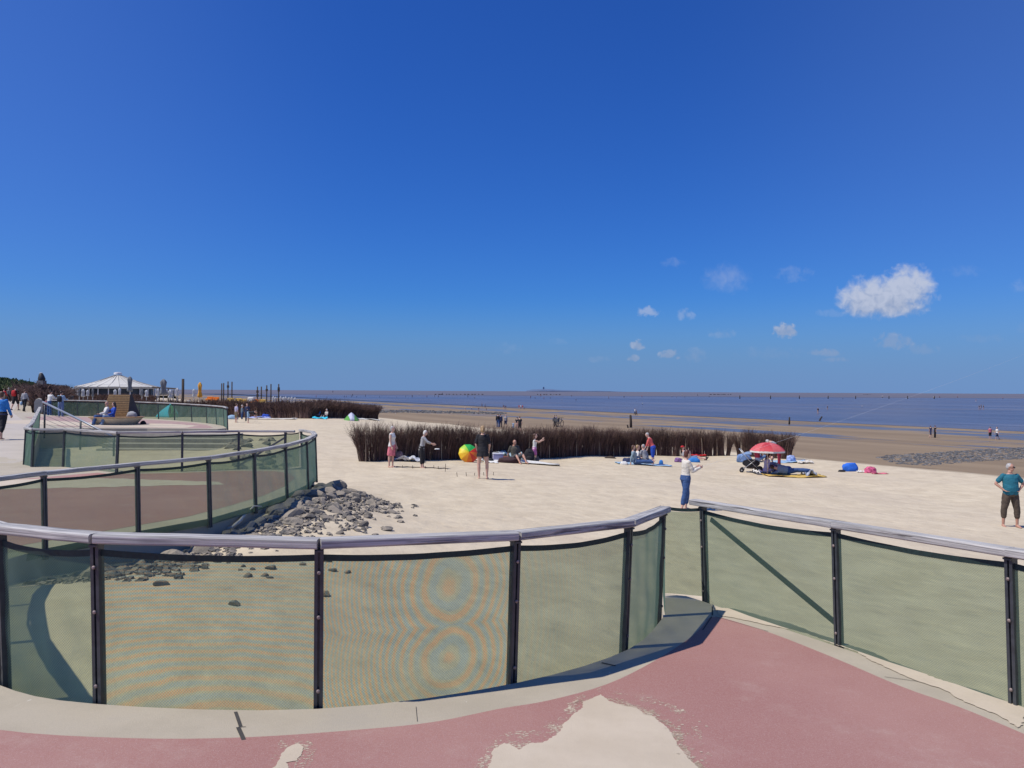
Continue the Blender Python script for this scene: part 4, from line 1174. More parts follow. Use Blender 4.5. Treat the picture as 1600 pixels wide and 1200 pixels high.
# throwing disc in the air just in front of her
g = MB(); c = at(683, 702, hit(659, 731).y); g.tube([c, c + Vector((0, 0, .03))], [(.10, .10), (.085, .085)], 18); tag(g.build('throwing_disc', C_WHITE, origin=tuple(c)), 'white throwing disc in the air right of the woman in a headscarf', 'disc')
figure('bald man in dark olive T-shirt sitting on a towel against the brushwood', 805, 722, 0, CAMW + .5, dict(SITG, hd=(.05, .35, 1), look=(0.1, 1, -.5)), C_OLIVE, C_DGREY, .5, .45, H_BROWN, None, size=1.72, detail=1, skin=SKIN, fat=1.12)
figure('little girl in pink shorts standing beside the black backpack, hands raised', 835, 722, 40, RIGHT, dict(STAND, RU=(.05, .8, -.2), RL=(0, .8, .7), LU=(-.05, .7, -.4), LL=(0, .9, .5), LT=(-.03, .22, -1), RT=(.03, -.25, -1)), C_WHITE, C_MAG, 0, .42, H_BROWN, 'long', female=True, child=True, detail=1)
figure('woman in grey-green cardigan and jeans sitting on the sand with straight legs', 993, 726, 0, RIGHT, dict(SITL, sp=(0, -.25, 1), RU=(.2, -.5, -1), LU=(-.2, .4, -.9)), C_BLGREY, C_JEAN, .95, 1, H_BROWN, 'bob', female=True, size=1.6, detail=1, fat=1.08)
figure('blond child in white top sitting beside the woman in the cardigan', 999, 723, 0, RIGHT + .1, SITL, C_WHITE, C_LJEAN, .5, .9, H_BLOND, 'short', size=1.25, child=True, detail=1)
figure('grey-haired person in grey jumper crouching behind the woman in the salmon top', 1009, 724, 0, AWAY + .8, dict(SITG, sp=(0, .3, 1)), C_GREY, C_DGREY, .95, 1, H_GREY, 'short', size=1.6, detail=1)
figure('white-haired woman in salmon top and blue shorts bending toward the seated group', 1020, 727, 0, LEFT - .3, dict(STAND, sp=(0, .42, 1), hd=(0, .5, 1), LU=(-.15, .3, -1), LL=(0, .5, -.9), RU=(.3, .1, -1), RL=(0, .35, -1)), C_SALMON, C_ROYAL, .7, .52, H_GREY, 'short', female=True, size=1.58, detail=1, fat=1.1)
figure('person in red cap and grey T-shirt lying back, bare legs outstretched, behind the kite flyer', 1078, 719, 0, RIGHT - .1, dict(SITL, sp=(0, -.75, .8), hd=(0, -.2, 1), LU=(-.2, -.3, -1), RU=(.2, -.3, -1), RL=(.1, .8, -.3), LT=(-.1, 1, .22), LS=(0, 1, -.3)), C_GREY, C_LJEAN, .5, .4, H_BROWN, 'short', hatm=C_RED, size=1.7, detail=1, skin=SKIN2, shoes=C_BLACK)
# under the red parasol
figure('dark-haired woman in lilac top sitting under the red parasol', 1197, 741, 0, RIGHT + .2, dict(SITG, sp=(0, .12, 1), hd=(0, .45, 1)), C_LILAC, C_LILAC, .6, .9, H_DARK, 'long', female=True, size=1.62, detail=1, fat=1.05)
figure('small dark-haired child in blue-grey sitting between the parasol pole and the lying adult', 1206, 739, 0, CAMW - .5, SITG, C_BLGREY, C_DGREY, .5, .5, H_DARK, 'short', size=1.1, child=True, detail=1)
figure('person in wine-red trousers and patterned top bending under the right side of the red parasol', 1217, 730, 0, LEFT - .6, dict(BEND, sp=(0, .8, .75)), C_GREY, C_WINE, .5, 1, H_GREY, 'short', female=True, size=1.66, detail=1, fat=1.1)
figure('person in dark red vest sitting beside the pushchair, one arm raised', 1184, 722, 0, RIGHT + .6, dict(SITG, RU=(.2, .7, .3)), C_WINE, C_LJEAN, 0, .5, H_BROWN, 'short', size=1.6, detail=1, hatm=C_WHITE)
pl = hit(1233, 744)
figure('person in grey-blue jumper and jeans lying on a yellow towel, legs pointing right', 0, 0, 0, 0, dict(STAND, sp=(-1, .1, .16), hd=(-1, .35, .4), look=(0, 1, .3), LU=(-.4, .9, -.25), LL=(-.6, .7, -.2), RU=(-.1, .9, -.1), RL=(-.7, .7, 0),
       LT=(1, .10, .02), LS=(1, -.06, -.02), RT=(1, .22, .10), RS=(1, -.1, -.05), feet=(.6, .5, .2)), C_BLGREY, C_JEAN, .95, 1, H_DARK, 'short', size=1.72, pos=tuple(pl), detail=1, shoes=C_LBLUE, fat=1.15)

# ---- couple on the round bench, walkers on promenade and plaza
BC = hit(185, 662, hd); BC = Vector((BC.x, BC.y + 1.2, BC.z))
# people on promenade
def walker(label, px, py, hpx, face, pose, top, bottom, ground=hd, **kw):
    return figure(label, px, py, hpx, face, pose, top, bottom, ground=ground, **kw)
a = walker('woman in blue jacket and black cropped trousers walking away barefoot at the left edge', 2, 687, 75, AWAY, WALK, C_CYAN, C_BLACK, female=True, sleeve=.98, legs=.72, detail=2, hair=H_BROWN, hairstyle='bob', fat=1.12)
g = MB(); torso(g, a[1], True, -.03, .02, .03, 0, 1.12); add_part(a[0], 'waist_band', g, C_NAVY, a[3])
a = walker('walker in dark shirt and shorts with a red backpack on the promenade', 24, 641, 38, AWAY, WALK2, C_BLACK, C_BLACK, sleeve=.5, legs=.45, detail=1, shoes=C_DGREY)
rucksack('red backpack on the back of the walker in dark shorts', a[1], a[3], a[0], C_RED)
a = walker('walker in pale grey jacket and black trousers beside the low concrete wall', 38, 643, 34, AWAY, WALK, C_GREY, C_BLACK, sleeve=.98, detail=1, female=True, shoes=C_BLACK)
g = MB(); q = a[1]['Lwri']; g.ball(q + Vector((0, 0, -.22)), (.10, .13, .16), nu=10, nv=8); g.tube([q, q - Vector((0, 0, .1))], .01, 6)
me = g.mesh('carrier_bag', True); me.transform(a[3]); o = link('carrier_bag', me, C_LBLUE); o.matrix_world = Matrix.Translation(a[0].location); tag(o, 'pale blue carrier bag in the left hand of the walker in grey', 'bag')
walker('walker in red jacket near the left edge, farther along the promenade', 6, 631, 24, AWAY, WALK, C_RED, C_KHAKI, sleeve=.98, detail=0)
walker('walker in dark grey with a pale cap on the promenade, right of the red jacket', 13, 628, 22, AWAY, WALK2, C_DGREY, C_BLACK, sleeve=.98, detail=0, hair=C_CREAM)
walker('walker in yellow top on the promenade behind the red backpack', 31, 624, 15, AWAY, STAND, cl('yellow', (.6, .42, .06)), C_DGREY, detail=0)
walker('walker in dark jacket in front of the brushwood by the concrete wall', 47, 624, 16, AWAY, STAND, C_BLACK, C_BLACK, detail=0)
a = walker('person in white long-sleeved top and jeans leaning on the plaza railing', 77, 649, 38, AWAY - .3, dict(STAND, sp=(0, .16, 1), LU=(-.1, .7, -.7), LL=(0, 1, 0), RU=(.1, .7, -.7), RL=(0, 1, 0)), C_WHITE, C_JEAN, sleeve=.95, detail=1, shoes=C_WHITE, hair=H_DARK)
a = walker('person in light blue jacket and pale jeans with a black backpack at the plaza railing', 95, 651, 39, AWAY, dict(STAND, LU=(-.15, .4, -.8), LL=(0, 1, .1), RU=(.15, .4, -.8), RL=(0, 1, .1)), C_LBLUE, C_LJEAN, sleeve=.95, detail=1, shoes=C_GREY, hair=H_DARK, fat=1.08)
rucksack('black backpack on the person in the light blue jacket', a[1], a[3], a[0], C_BLACK)
walker('child in dark red top standing between the two adults at the plaza railing', 72, 648, 24, AWAY, STAND, C_WINE, C_BLACK, detail=0, child=True)
walker('person in dark clothes standing behind the railing beyond the person in light blue', 110, 646, 33, AWAY, STAND, C_DGREY, C_KHAKI, detail=0, ground=gz)

# group at the far brushwood
figure('man in pale blue T-shirt and khaki shorts standing before the far brushwood', 369, 660, 29, RIGHT + .9, STAND, C_LILAC, C_KHAKI, .5, .45, H_BROWN, detail=1)
figure('person in dark blue standing and holding a toddler by the far brushwood', 386, 658, 27, CAMW, dict(STAND, LL=(.3, .9, .2)), C_NAVY, C_NAVY, .95, 1, H_BROWN, detail=1, shoes=C_BLACK)
figure('child in blue dungarees standing left of the adult in dark blue', 378, 655, 20, RIGHT, STAND, C_BLGREY, C_JEAN, .95, 1, H_GREY, child=True, detail=0)
figure('person in light blue shorts and dark top bending far forward over a towel', 388, 661, 0, RIGHT, dict(BEND, sp=(0, 1, .12)), C_BLACK, C_LBLUE, .5, .42, H_BROWN, 'pony', female=True, size=1.6, detail=1, hatm=None)
for px, py, t, lb in ((406, 652, C_WHITE, 'person in white sitting against the far brushwood, left of the blue bag'), (417, 652, C_ROYAL, 'person in blue sitting low against the far brushwood'),
                      (428, 652, C_WHITE, 'person in white cap and white shirt sitting rightmost against the far brushwood'), (497, 653, C_CYAN, 'person with pale hat and blue top lying by the far brushwood'), (509, 654, C_CREAM, 'person in pale clothes lying left of the green and white tent')):
    figure(lb, px, py, 0, CAMW + random.uniform(-.8, .8), SITG, t, C_DGREY, .5, .5, H_BROWN if px < 490 else C_WHITE, size=1.65, detail=0)
figure('person in white sitting high behind the plaza railing, right of the turquoise tent', 295, 638, 15, CAMW, STAND, C_WHITE, C_LBLUE, detail=0)
figure('person in pink sitting on the sand seen through the plaza railing net', 149, 645, 0, CAMW, SITG, C_PINK, C_DGREY, size=1.5, detail=0)
figure('person seen through the plaza railing net beside the turquoise tent', 291, 647, 0, CAMW + .5, SITG, C_GREY, C_DGREY, size=1.5, detail=0)

# ---- people out on the wet sand
PT = place_tiny
PT('couple walking close together, both in dark jackets, the left one', 778, 668, 22, AWAY, WALK, C_BLACK, C_JEAN, sleeve=.98)
PT('couple walking close together, both in dark jackets, the right one', 782, 668, 21, AWAY, WALK2, C_NAVY, C_NAVY, sleeve=.98)
PT('walker in grey shirt and blue shorts between the dark couple and the child', 790, 668, 20, CAMW, WALK, C_GREY, C_NAVY, legs=.5)
PT('child in pale blue dress walking on the wet sand', 802, 672, 13, CAMW, WALK2, C_LBLUE, C_LBLUE, legs=.5, female=True)
PT('adult in black on the wet sand beside the one carrying something, right of the child', 812, 675, 24, AWAY, STAND, C_BLACK, C_BLACK, legs=.5)
PT('adult in black with pale collar just left of the other adult in black', 808, 672, 20, AWAY, STAND, C_BLACK, SKIN2, legs=.5)
PT('adult in dark blue standing by the bicycles on the wet sand', 866, 666, 17, LEFT, STAND, C_NAVY, C_BLACK, sleeve=.98)
PT('adult in purple jacket standing between the bicycles on the wet sand', 869, 665, 16, RIGHT, STAND, C_LILAC, C_NAVY, sleeve=.98)
grp = 'small group playing on the wet sand'
for px, py, h, t, b_, lb in ((727, 641, 7, C_WHITE, SKIN2, 'child in white, leftmost of the group playing on the wet sand'), (737, 641, 6, C_WHITE, C_KHAKI, 'child in white running, second of the group on the wet sand'),
                             (748, 644, 8, C_BLACK, SKIN2, 'child in black nearest to us in the group on the wet sand'), (753, 637, 7, C_BLACK, C_BLACK, 'taller figure in black at the back left of the group on the wet sand'),
                             (758, 638, 7, C_BLACK, C_NAVY, 'taller figure in black at the back right of the group on the wet sand'), (760, 642, 5, C_BLACK, C_BLACK, 'small crouching figure rightmost in the group on the wet sand')):
    PT(lb, px, py, h, random.choice((LEFT, RIGHT)), random.choice((WALK, WALK2)), t, b_, grp, legs=.5)
for px, py, h, t, lb in ((787, 640, 8, C_NAVY, 'left of the pair in dark blue at the water edge'), (790, 640, 7, C_JEAN, 'right of the pair in blue at the water edge'),
                         (811, 639.5, 7, C_RED, 'figure in red, left of the trio at the water edge'), (813.5, 639.5, 7, C_WHITE, 'figure in white in the middle of the trio at the water edge'), (816.5, 639.5, 7, C_RED, 'figure in red, right of the trio at the water edge'),
                         (819, 640, 4, C_BLACK, 'small child right of the trio at the water edge')):
    PT(lb, px, py, h, AWAY, random.choice((WALK, WALK2)), t, SKIN2 if t is not C_BLACK else C_BLACK, legs=.5)
PT('figure in white and dark walking at the waterline above the brushwood', 992, 648, 10, RIGHT, WALK, C_WHITE, C_BLACK)
PT('figure in black half hidden behind the one in white at the waterline', 994.5, 649, 9, RIGHT, WALK2, C_BLACK, C_BLACK)
PT('walker in dark blue with backpack, left of the pair on the wet sand at right', 1454, 684, 19, RIGHT, WALK, C_NAVY, C_NAVY, legs=.5)
PT('walker in black, right of the pair on the wet sand at right', 1461, 684, 19, RIGHT, STAND, C_BLACK, C_BLACK)
PT('walker in pink top and dark shorts on the wet sand near the right edge', 1547, 686, 19, AWAY, STAND, C_PINK, C_BLACK, legs=.5)
PT('walker in white top and dark shorts striding on the wet sand near the right edge', 1558, 687, 20, LEFT, dict(WALK, LT=(-.04, .5, -1), RT=(.04, -.45, -1)), C_WHITE, C_NAVY, legs=.5, female=True)
PT('child paddling in the shallow water, larger of the two', 1278, 646, 9, CAMW, STAND, C_BLACK, SKIN2, ground=sea_or_sand)
PT('child paddling in the shallow water, smaller and farther of the two', 1293, 640, 6, CAMW, STAND, C_BLACK, SKIN2, ground=sea_or_sand)
for px, h in ((1530, 7), (1533, 8), (1536.5, 7)):
    PT('dark wader, one of three close together near the right edge', px, 640, h, random.random() * 6, random.choice((WALK, STAND)), C_BLACK, SKIN2, 'three waders close together', ground=sea_or_sand, legs=.5)
PT('wader in red and white near the right edge behind the trio', 1525, 628, 4, 0, STAND, C_RED, C_WHITE, ground=sea_or_sand)
PT('small walker in black on the sand above the far brushwood end', 596, 640, 6, 0, STAND, C_BLACK, SKIN2)
PT('small walker in dark top and pale trousers right of the far brushwood end', 618, 647, 5, 0, WALK, C_DGREY, C_CREAM)
random.seed(77)
# far waders: dark specks in the shallows
spk = [(511, 622), (520, 614), (494, 621), (531, 625), (538, 621), (541, 621), (549, 621), (551, 619), (557, 621), (571, 620), (593, 622), (620, 621), (634, 621), (644, 621), (655, 618), (667, 621), (679, 620), (685, 621), (691, 617), (714, 618),
       (741, 622), (731, 621), (797, 620), (845, 620), (829, 622), (836, 623), (850, 624), (860, 623), (878, 626), (893, 620), (900, 627), (951, 623), (975, 622), (1003, 621), (1004, 633), (1108, 621), (1066, 619), (1057, 622), (1050, 621), (1070, 622), (1090, 619),
       (1347, 637), (1379, 622), (1419, 623), (1459, 623), (1468, 622), (1496, 622), (1567, 624), (1317, 624), (742, 623), (1183, 624)]
for i, (px, py) in enumerate(spk):
    t = random.choice((C_BLACK, C_BLACK, C_NAVY, C_NAVY, C_RED, C_WHITE))
    PT('tiny distant wader out in the shallow sea', px, py, 2.6 + random.random() * 1.5, random.random() * 6, random.choice((WALK, WALK2, STAND)), t, random.choice((C_BLACK, C_NAVY)), 'distant waders in the shallows', ground=lambda x, y: -4.15)
# ------------------------------------------------------------------ brushwood windbreaks
TWIG = [mat('twig_dark', (0.075, 0.044, 0.036), .9, .4, 40), mat('twig_brown', (0.17, 0.10, 0.08), .9, .4, 40), mat('twig_pale', (0.33, 0.25, 0.17), .9, .3, 30)]
def bundle_mesh(seed, h=1.35, n=125, spread=.30, rad=.0075):
    rnd = random.Random(seed); mb = MB()
    def stick(pts, r0, r1, mi):
        mb.cur = mi
        k = len(pts); rings = []
        for i, p in enumerate(pts):
            r = lerp(r0, r1, i / (k - 1)); a0 = rnd.random()
            rings.append([p + Vector((math.cos(a0 + 2.1 * q) * r, math.sin(a0 + 2.1 * q) * r, 0)) for q in range(3)])
        mb.loft(rings, False)
    for i in range(n):
        a = rnd.random() * 6.283; rr = math.sqrt(rnd.random()) * .115
        b = Vector((math.cos(a) * rr * 1.1, math.sin(a) * rr * .7, -.06))
        hh = h * rnd.uniform(.66, 1.02); out = spread * 1.15 * rnd.random() ** 1.3
        a2 = a + rnd.uniform(-.9, .9); dr = Vector((math.cos(a2), math.sin(a2) * .7, 0))
        pts = [b]
        for f in (.3, .55, .75, .9, 1.0):
            pts.append(b + Vector((rnd.uniform(-.012, .012), rnd.uniform(-.012, .012), hh * f)) + dr * out * max(0, f - .3) ** 1.6 * 1.7)
        mi = 0 if rnd.random() < .55 else 1
        if rnd.random() < .035: mi = 2
        stick(pts, rad * rnd.uniform(.8, 1.5), rad * .30, mi)
        for q in range(4):
            s0 = rnd.choice((2, 3, 4, 5)); p0 = pts[s0]; L = rnd.uniform(.10, .32) * h / 1.35
            d = (dr * rnd.uniform(-.2, .9) + Vector((rnd.uniform(-.5, .5), rnd.uniform(-.4, .4), rnd.uniform(.7, 1.3)))).normalized()
            stick([p0, p0 + d * L * .55, p0 + d * L + Vector((rnd.uniform(-.03, .03), 0, .02))], rad * .55, rad * .22, mi if mi < 2 else 1)
    return mb.mesh('bundle')
BUN = [bundle_mesh(100 + i) for i in range(7)]
BUNF = [bundle_mesh(200 + i, n=120, rad=.014, spread=.34) for i in range(5)]
for me in BUN + BUNF:
    for m in TWIG: me.materials.append(m)
def brush_fence(label, pts, spacing, meshes, h=1.35, gaps=(), ground=gz, group=None, stakes=True, rnd=random.Random(3), rows=1, ends=True):
    P = [Vector((p[0], p[1], 0)) for p in pts]
    root = empty('brushwood_fence', (P[0].x, P[0].y, ground(P[0].x, P[0].y))); tag(root, label, 'brushwood fence', group)
    L = [0.0]
    for a, b2 in zip(P, P[1:]): L.append(L[-1] + (b2 - a).length)
    s_ = 0.0; cnt = 0
    while s_ <= L[-1]:
        for i in range(len(L) - 1):
            if L[i] <= s_ <= L[i + 1] + 1e-6: break
        f = (s_ - L[i]) / (L[i + 1] - L[i]); q = P[i].lerp(P[i + 1], f)
        fr = s_ / L[-1]
        if not any(a < fr < b2 for a, b2 in gaps):
            q = q + Vector((rnd.uniform(-.03, .03), rnd.uniform(-.06, .06), 0))
            o = bpy.data.objects.new('bundle', rnd.choice(meshes)); COL.objects.link(o); o.parent = root
            sc = h / 1.35 * rnd.uniform(.9, 1.1); tilt = rnd.uniform(-.05, .05)
            near = min([abs(fr - g) for gg in gaps for g in gg] + ([fr, 1 - fr] if ends else [1]))
            if near * L[-1] < .45 * spacing / .24:
                side = -1 if (fr < .02 or any(abs(fr - g[1]) < .02 for g in gaps)) else 1
                tilt = .16 * side
            o.location = Vector((q.x, q.y, ground(q.x, q.y))) - root.location
            o.rotation_euler = (rnd.uniform(-.05, .05), tilt, rnd.choice((0, math.pi)) + rnd.uniform(-.3, .3)); o.scale = (sc * spacing / .24 * .95, sc, sc)
            cnt += 1
        s_ += spacing * rnd.uniform(.94, 1.06)
    if stakes:
        for k in range(stakes if stakes is not True else 14):
            fr = (k + .5) / (14 if stakes is True else stakes) + rnd.uniform(-.02, .02)
            if any(a < fr < b2 for a, b2 in gaps): continue
            s1 = fr * L[-1]
            for i in range(len(L) - 1):
                if L[i] <= s1 <= L[i + 1]: break
            q = P[i].lerp(P[i + 1], (s1 - L[i]) / (L[i + 1] - L[i])) + Vector((0, -.16, 0)); z = ground(q.x, q.y)
            mb = MB(); lx = rnd.uniform(-.06, .06)
            mb.tube([(q.x, q.y, z - .1), (q.x + lx * .5, q.y, z + .5 * h), (q.x + lx, q.y + .05, z + rnd.uniform(.6, .9) * h)], [.026, .022, .018], 6)
            mb.build('stake', TWIG[2], root)
    return root
b0 = hit(566, 721); b1 = hit(760, 717); b2_ = hit(1000, 711); b3 = hit(1150, 712); b4 = hit(1236, 718)
BR = [(b0.x, b0.y), (b1.x, b1.y), (b2_.x, b2_.y), (b3.x, b3.y), (b4.x, b4.y)]
print('BRUSH', BR)
brush_fence('long near brushwood windbreak standing on the dry sand behind the beach-goers', BR, .243, BUN, 1.38, gaps=((.868, .884),), stakes=22)
f0 = hit(588, 655.5); f1 = hit(480, 654); f2 = hit(350, 652); 
FBR = [(f0.x, f0.y), (f1.x, f1.y), (f2.x, f2.y), (-38.5, 76.5), (-50, 79.0)]
print('FBR', FBR)
brush_fence('far brushwood windbreak across the sand, its open end at right', FBR, .46, BUNF, 1.62, stakes=16, rnd=random.Random(8))
zrow = lambda x, y: -1.95
brush_fence('back row of brushwood around the beach cafe', [(-50.5, 106), (-66, 107), (-78, 112)], .60, BUNF, 1.12, stakes=False, ground=zrow, rnd=random.Random(9))
zrow2 = lambda x, y: -1.78
brush_fence('dark brushwood hedge along the promenade wall at far left', [(-38.5, 62), (-52, 84), (-84, 130)], .95, BUNF, 1.85, stakes=False, ground=zrow2, rnd=random.Random(10))

# ------------------------------------------------------------------ boulders
def m_rock():
    m, t, b = principled('boulder_stone')
    tc = t.new('ShaderNodeTexCoord'); P = tc.outputs['Object']
    oi = t.new('ShaderNodeObjectInfo')
    n = t.noise(P, 5, 5, .65)
    c = t.mix(t.rng(n, .3, .7), (0.075, 0.073, 0.070), (0.16, 0.15, 0.135))
    c = t.mix(t.math('MULTIPLY', t.rng(oi.outputs['Random'], 0.3, 1.0), .5), c, (0.30, 0.265, 0.215))
    geo = t.new('ShaderNodeNewGeometry'); sp = t.new('ShaderNodeSeparateXYZ'); t.l.new(geo.outputs['Normal'], sp.inputs[0])
    n2 = t.noise(geo.outputs['Position'], 3.2, 4, .6)
    dust = t.math('MULTIPLY', t.rng(sp.outputs[2], .35, .9), t.rng(n2, .36, .52))
    c = t.mix(t.math('MULTIPLY', dust, .8), c, (0.36, 0.305, 0.235))
    t.l.new(c, b.inputs['Base Color']); t.put(b, 'Roughness', .9)
    t.l.new(t.bump(t.noise(P, 16, 5, .65), .6, .02), b.inputs['Normal'])
    return m
M_ROCK = m_rock()
def rock_mesh(seed):
    bm = bmesh.new(); bmesh.ops.create_icosphere(bm, subdivisions=3, radius=1)
    for v in bm.verts:
        p = v.co.copy()
        d = 1 + .34 * mnoise.noise(p * .9 + Vector((seed * 7.3, 0, 0))) + .16 * mnoise.noise(p * 2.3 + Vector((0, seed * 3.1, 0))) + .05 * mnoise.noise(p * 6)
        v.co = p * d
    rn = random.Random(seed)
    for k in range(11):
        nrm = Vector((rn.gauss(0, 1), rn.gauss(0, 1), rn.gauss(0, 1))).normalized(); dd = rn.uniform(.55, .85)
        for v in bm.verts:
            e = v.co.dot(nrm) - dd
            if e > 0: v.co -= nrm * e * .92
    for v in bm.verts: v.co.z *= .66
    me = bpy.data.meshes.new('boulder'); bm.to_mesh(me); bm.free()
    me.materials.append(M_ROCK); return me
ROCK = [rock_mesh(i) for i in range(8)]
rr = random.Random(17)
def rock(x, y, s_, label, group, sink=.35, ground=gz):
    o = bpy.data.objects.new('boulder', rr.choice(ROCK)); COL.objects.link(o)
    o.location = (x, y, ground(x, y) + s_ * (.62 * .5 - sink)); o.scale = (s_ * rr.uniform(.8, 1.3), s_ * rr.uniform(.7, 1.1), s_ * rr.uniform(.7, 1.1))
    o.rotation_euler = (rr.uniform(-.3, .3), rr.uniform(-.3, .3), rr.random() * 6.28)
    tag(o, label, 'boulder', group)
cnt = 0
while cnt < 150:
    # crest beside the second railing, falling away toward the viewer and out onto the sand
    y = rr.uniform(9.6, 18.8); u = abs(rr.gauss(0, .62))
    x = (-4.5 if y > 14 else -4.5 - (14 - y) * .36) + u
    if y < 12.5 and rr.random() < .4: continue
    rock(x, y, rr.choice((.12, .15, .18, .22, .27, .34)) * max(.45, 1.05 - .30 * u), 'grey boulder half buried in sand on the bank below the second railing', 'boulders on the bank below the second railing', rr.uniform(.40, .56))
    cnt += 1
for k in range(40):
    px = rr.gauss(560, 26); py = rr.gauss(800, 17)
    if px < 505: px = 505 + rr.random() * 30
    p = hit(px, py); rock(p.x, p.y, rr.uniform(.04, .13), 'small stone lying loose on the sand at the toe of the boulder bank', 'loose stones at the toe of the bank', .2)
for px, py, s_ in ((610, 668, 0),):
    pass
for k in range(30):
    px = rr.uniform(175, 545); py = 872 + abs(rr.gauss(0, 24))
    p = hit(px, py); rock(p.x, p.y, rr.uniform(.04, .10), 'small stone in the sand seen through the near railing net', 'stones behind the near railing net', .2)
cnt = 0
while cnt < 62:
    y = rr.uniform(25.5, 35.5); x = -.372 * y + abs(rr.gauss(0, 1.3))
    if x > -.30 * y + .2: continue
    rock(x, y, rr.uniform(.16, .34), 'grey boulder on the slope beside the steps, seen through railing net', 'boulders beside the steps')
    cnt += 1
rb = MB(); rq = random.Random(5)
def chip(mb, c, s_):
    k0 = len(mb.v); R = Matrix.Rotation(rq.random() * 6, 3, 'Z') @ Matrix.Rotation(rq.uniform(-.5, .5), 3, 'X')
    mb.add([c + R @ Vector((math.cos(i * 1.047) * s_ * rq.uniform(.7, 1.2), math.sin(i * 1.047) * s_ * rq.uniform(.6, 1), -s_ * .2)) for i in range(6)] + [c + R @ Vector((math.cos(i * 1.047 + .4) * s_ * .6, math.sin(i * 1.047 + .4) * s_ * .5, s_ * rq.uniform(.2, .5))) for i in range(6)])
    for i in range(6):
        i2 = (i + 1) % 6; mb.face((k0 + i, k0 + i2, k0 + 6 + i2, k0 + 6 + i))
    mb.face([k0 + 6 + i for i in range(6)])
for q in range(1500):
    y = rq.uniform(9.4, 19.0); u = abs(rq.gauss(0, .8)); x = (-4.5 if y > 14 else -4.5 - (14 - y) * .36) + u
    chip(rb, Vector((x, y, gz(x, y))), rq.uniform(.03, .11))
tag(rb.build('rubble', M_ROCK, origin=(-4.5, 14, -2.8)), 'small grey rubble between the boulders of the bank', None, None, 'stuff')
# white driftwood lying on the boulders
dw = [hit(341, 836), hit(362, 833), hit(375, 826), hit(384, 817), hit(386, 810)]
mb = MB(); mb.tube([p + Vector((0, 0, .06 + .04 * i)) for i, p in enumerate(dw)], [.034, .028, .032, .025, .018], 8)
mb.tube([dw[3] + Vector((0, 0, .16)), dw[3] + Vector((.12, .1, .30)), dw[3] + Vector((.24, .16, .28))], [.02, .016, .01], 7)
tag(mb.build('driftwood', mat('bleached_wood', (.62, .56, .47), .8, .2, 20, .004), smooth=True, origin=tuple(dw[0])), 'bleached branch of driftwood lying at the foot of the boulder bank', 'driftwood')
mb = MB()
for (px, py) in ((672, 0),): pass

# stone groyne on the right and low stone bars across the wet sand
def m_stone_field():
    m, t, b = principled('groyne_stone')
    geo = t.new('ShaderNodeNewGeometry'); P = geo.outputs['Position']
    v = t.vor(P, 2.6); n = t.noise(P, 4, 4, .6)
    c = t.mix(t.rng(v, 0.05, 0.5), (0.26, 0.25, 0.24), (0.10, 0.10, 0.10)); c = t.mix(t.rng(n, .55, .75), c, (0.30, 0.28, 0.25))
    t.l.new(c, b.inputs['Base Color']); t.put(b, 'Roughness', .85)
    return m
M_GRO = m_stone_field()
def stone_bar(name, label, pix, size, n, width_fn=None):
    mb = MB(); rn = random.Random(n)
    poly = [hit(px, py) for px, py in pix]
    xs = [p[0] for p in pix]; ys = [p[1] for p in pix]
    def inside(x, y):
        c = False; j = len(pix) - 1
        for i in range(len(pix)):
            if (pix[i][1] > y) != (pix[j][1] > y) and x < (pix[j][0] - pix[i][0]) * (y - pix[i][1]) / (pix[j][1] - pix[i][1]) + pix[i][0]: c = not c
            j = i
        return c
    # stones fill the outline's real area on the sand
    X = [p.x for p in poly]; Y = [p.y for p in poly]; G = [(p.x, p.y) for p in poly]
    def ing(x, y):
        c = False; j = len(G) - 1
        for i in range(len(G)):
            if (G[i][1] > y) != (G[j][1] > y) and x < (G[j][0] - G[i][0]) * (y - G[i][1]) / (G[j][1] - G[i][1]) + G[i][0]: c = not c
            j = i
        return c
    k = 0; tries = 0
    while k < n and tries < n * 40:
        tries += 1
        x = rn.uniform(min(X), max(X)); y = rn.uniform(min(Y), max(Y))
        if not ing(x, y): continue
        s_ = size * rn.uniform(.6, 1.5); z = gz(x, y); a0 = rn.random() * 6
        R = Matrix.Rotation(a0, 3, 'Z') @ Matrix.Rotation(rn.uniform(-.3, .3), 3, 'X')
        base = len(mb.v)
        vs = []
        for (ux, uy, uz, q) in [(math.cos(i * 1.047), math.sin(i * 1.047), 0, 1) for i in range(6)] + [(math.cos(i * 1.047 + .4) * .62, math.sin(i * 1.047 + .4) * .62, .5, .8) for i in range(6)]:
            vs.append(Vector((x, y, z - .06)) + R @ Vector((ux * s_ * rn.uniform(.7, 1.1), uy * s_ * rn.uniform(.6, 1), uz * s_ * rn.uniform(.6, 1.1))))
        mb.add(vs)
        for i in range(6):
            i2 = (i + 1) % 6; mb.face((base + i, base + i2, base + 6 + i2, base + 6 + i))
        mb.face([base + 6 + i for i in range(6)])
        k += 1
    o = mb.build(name, M_GRO, origin=tuple(poly[0])); tag(o, label, 'groyne', None, 'stuff')
stone_bar('stone_groyne', 'grey stone groyne reaching out from the sand at the right', [(1366, 714), (1400, 710), (1450, 708), (1520, 703), (1610, 698), (1760, 692), (1760, 712), (1610, 716), (1520, 722), (1450, 728), (1400, 725)], .13, 8000)
stone_bar('stone_bar', 'low dark band of stones across the wet sand at left', [(575, 642), (640, 641), (790, 645), (790, 647.5), (640, 645), (575, 645)], .28, 900)

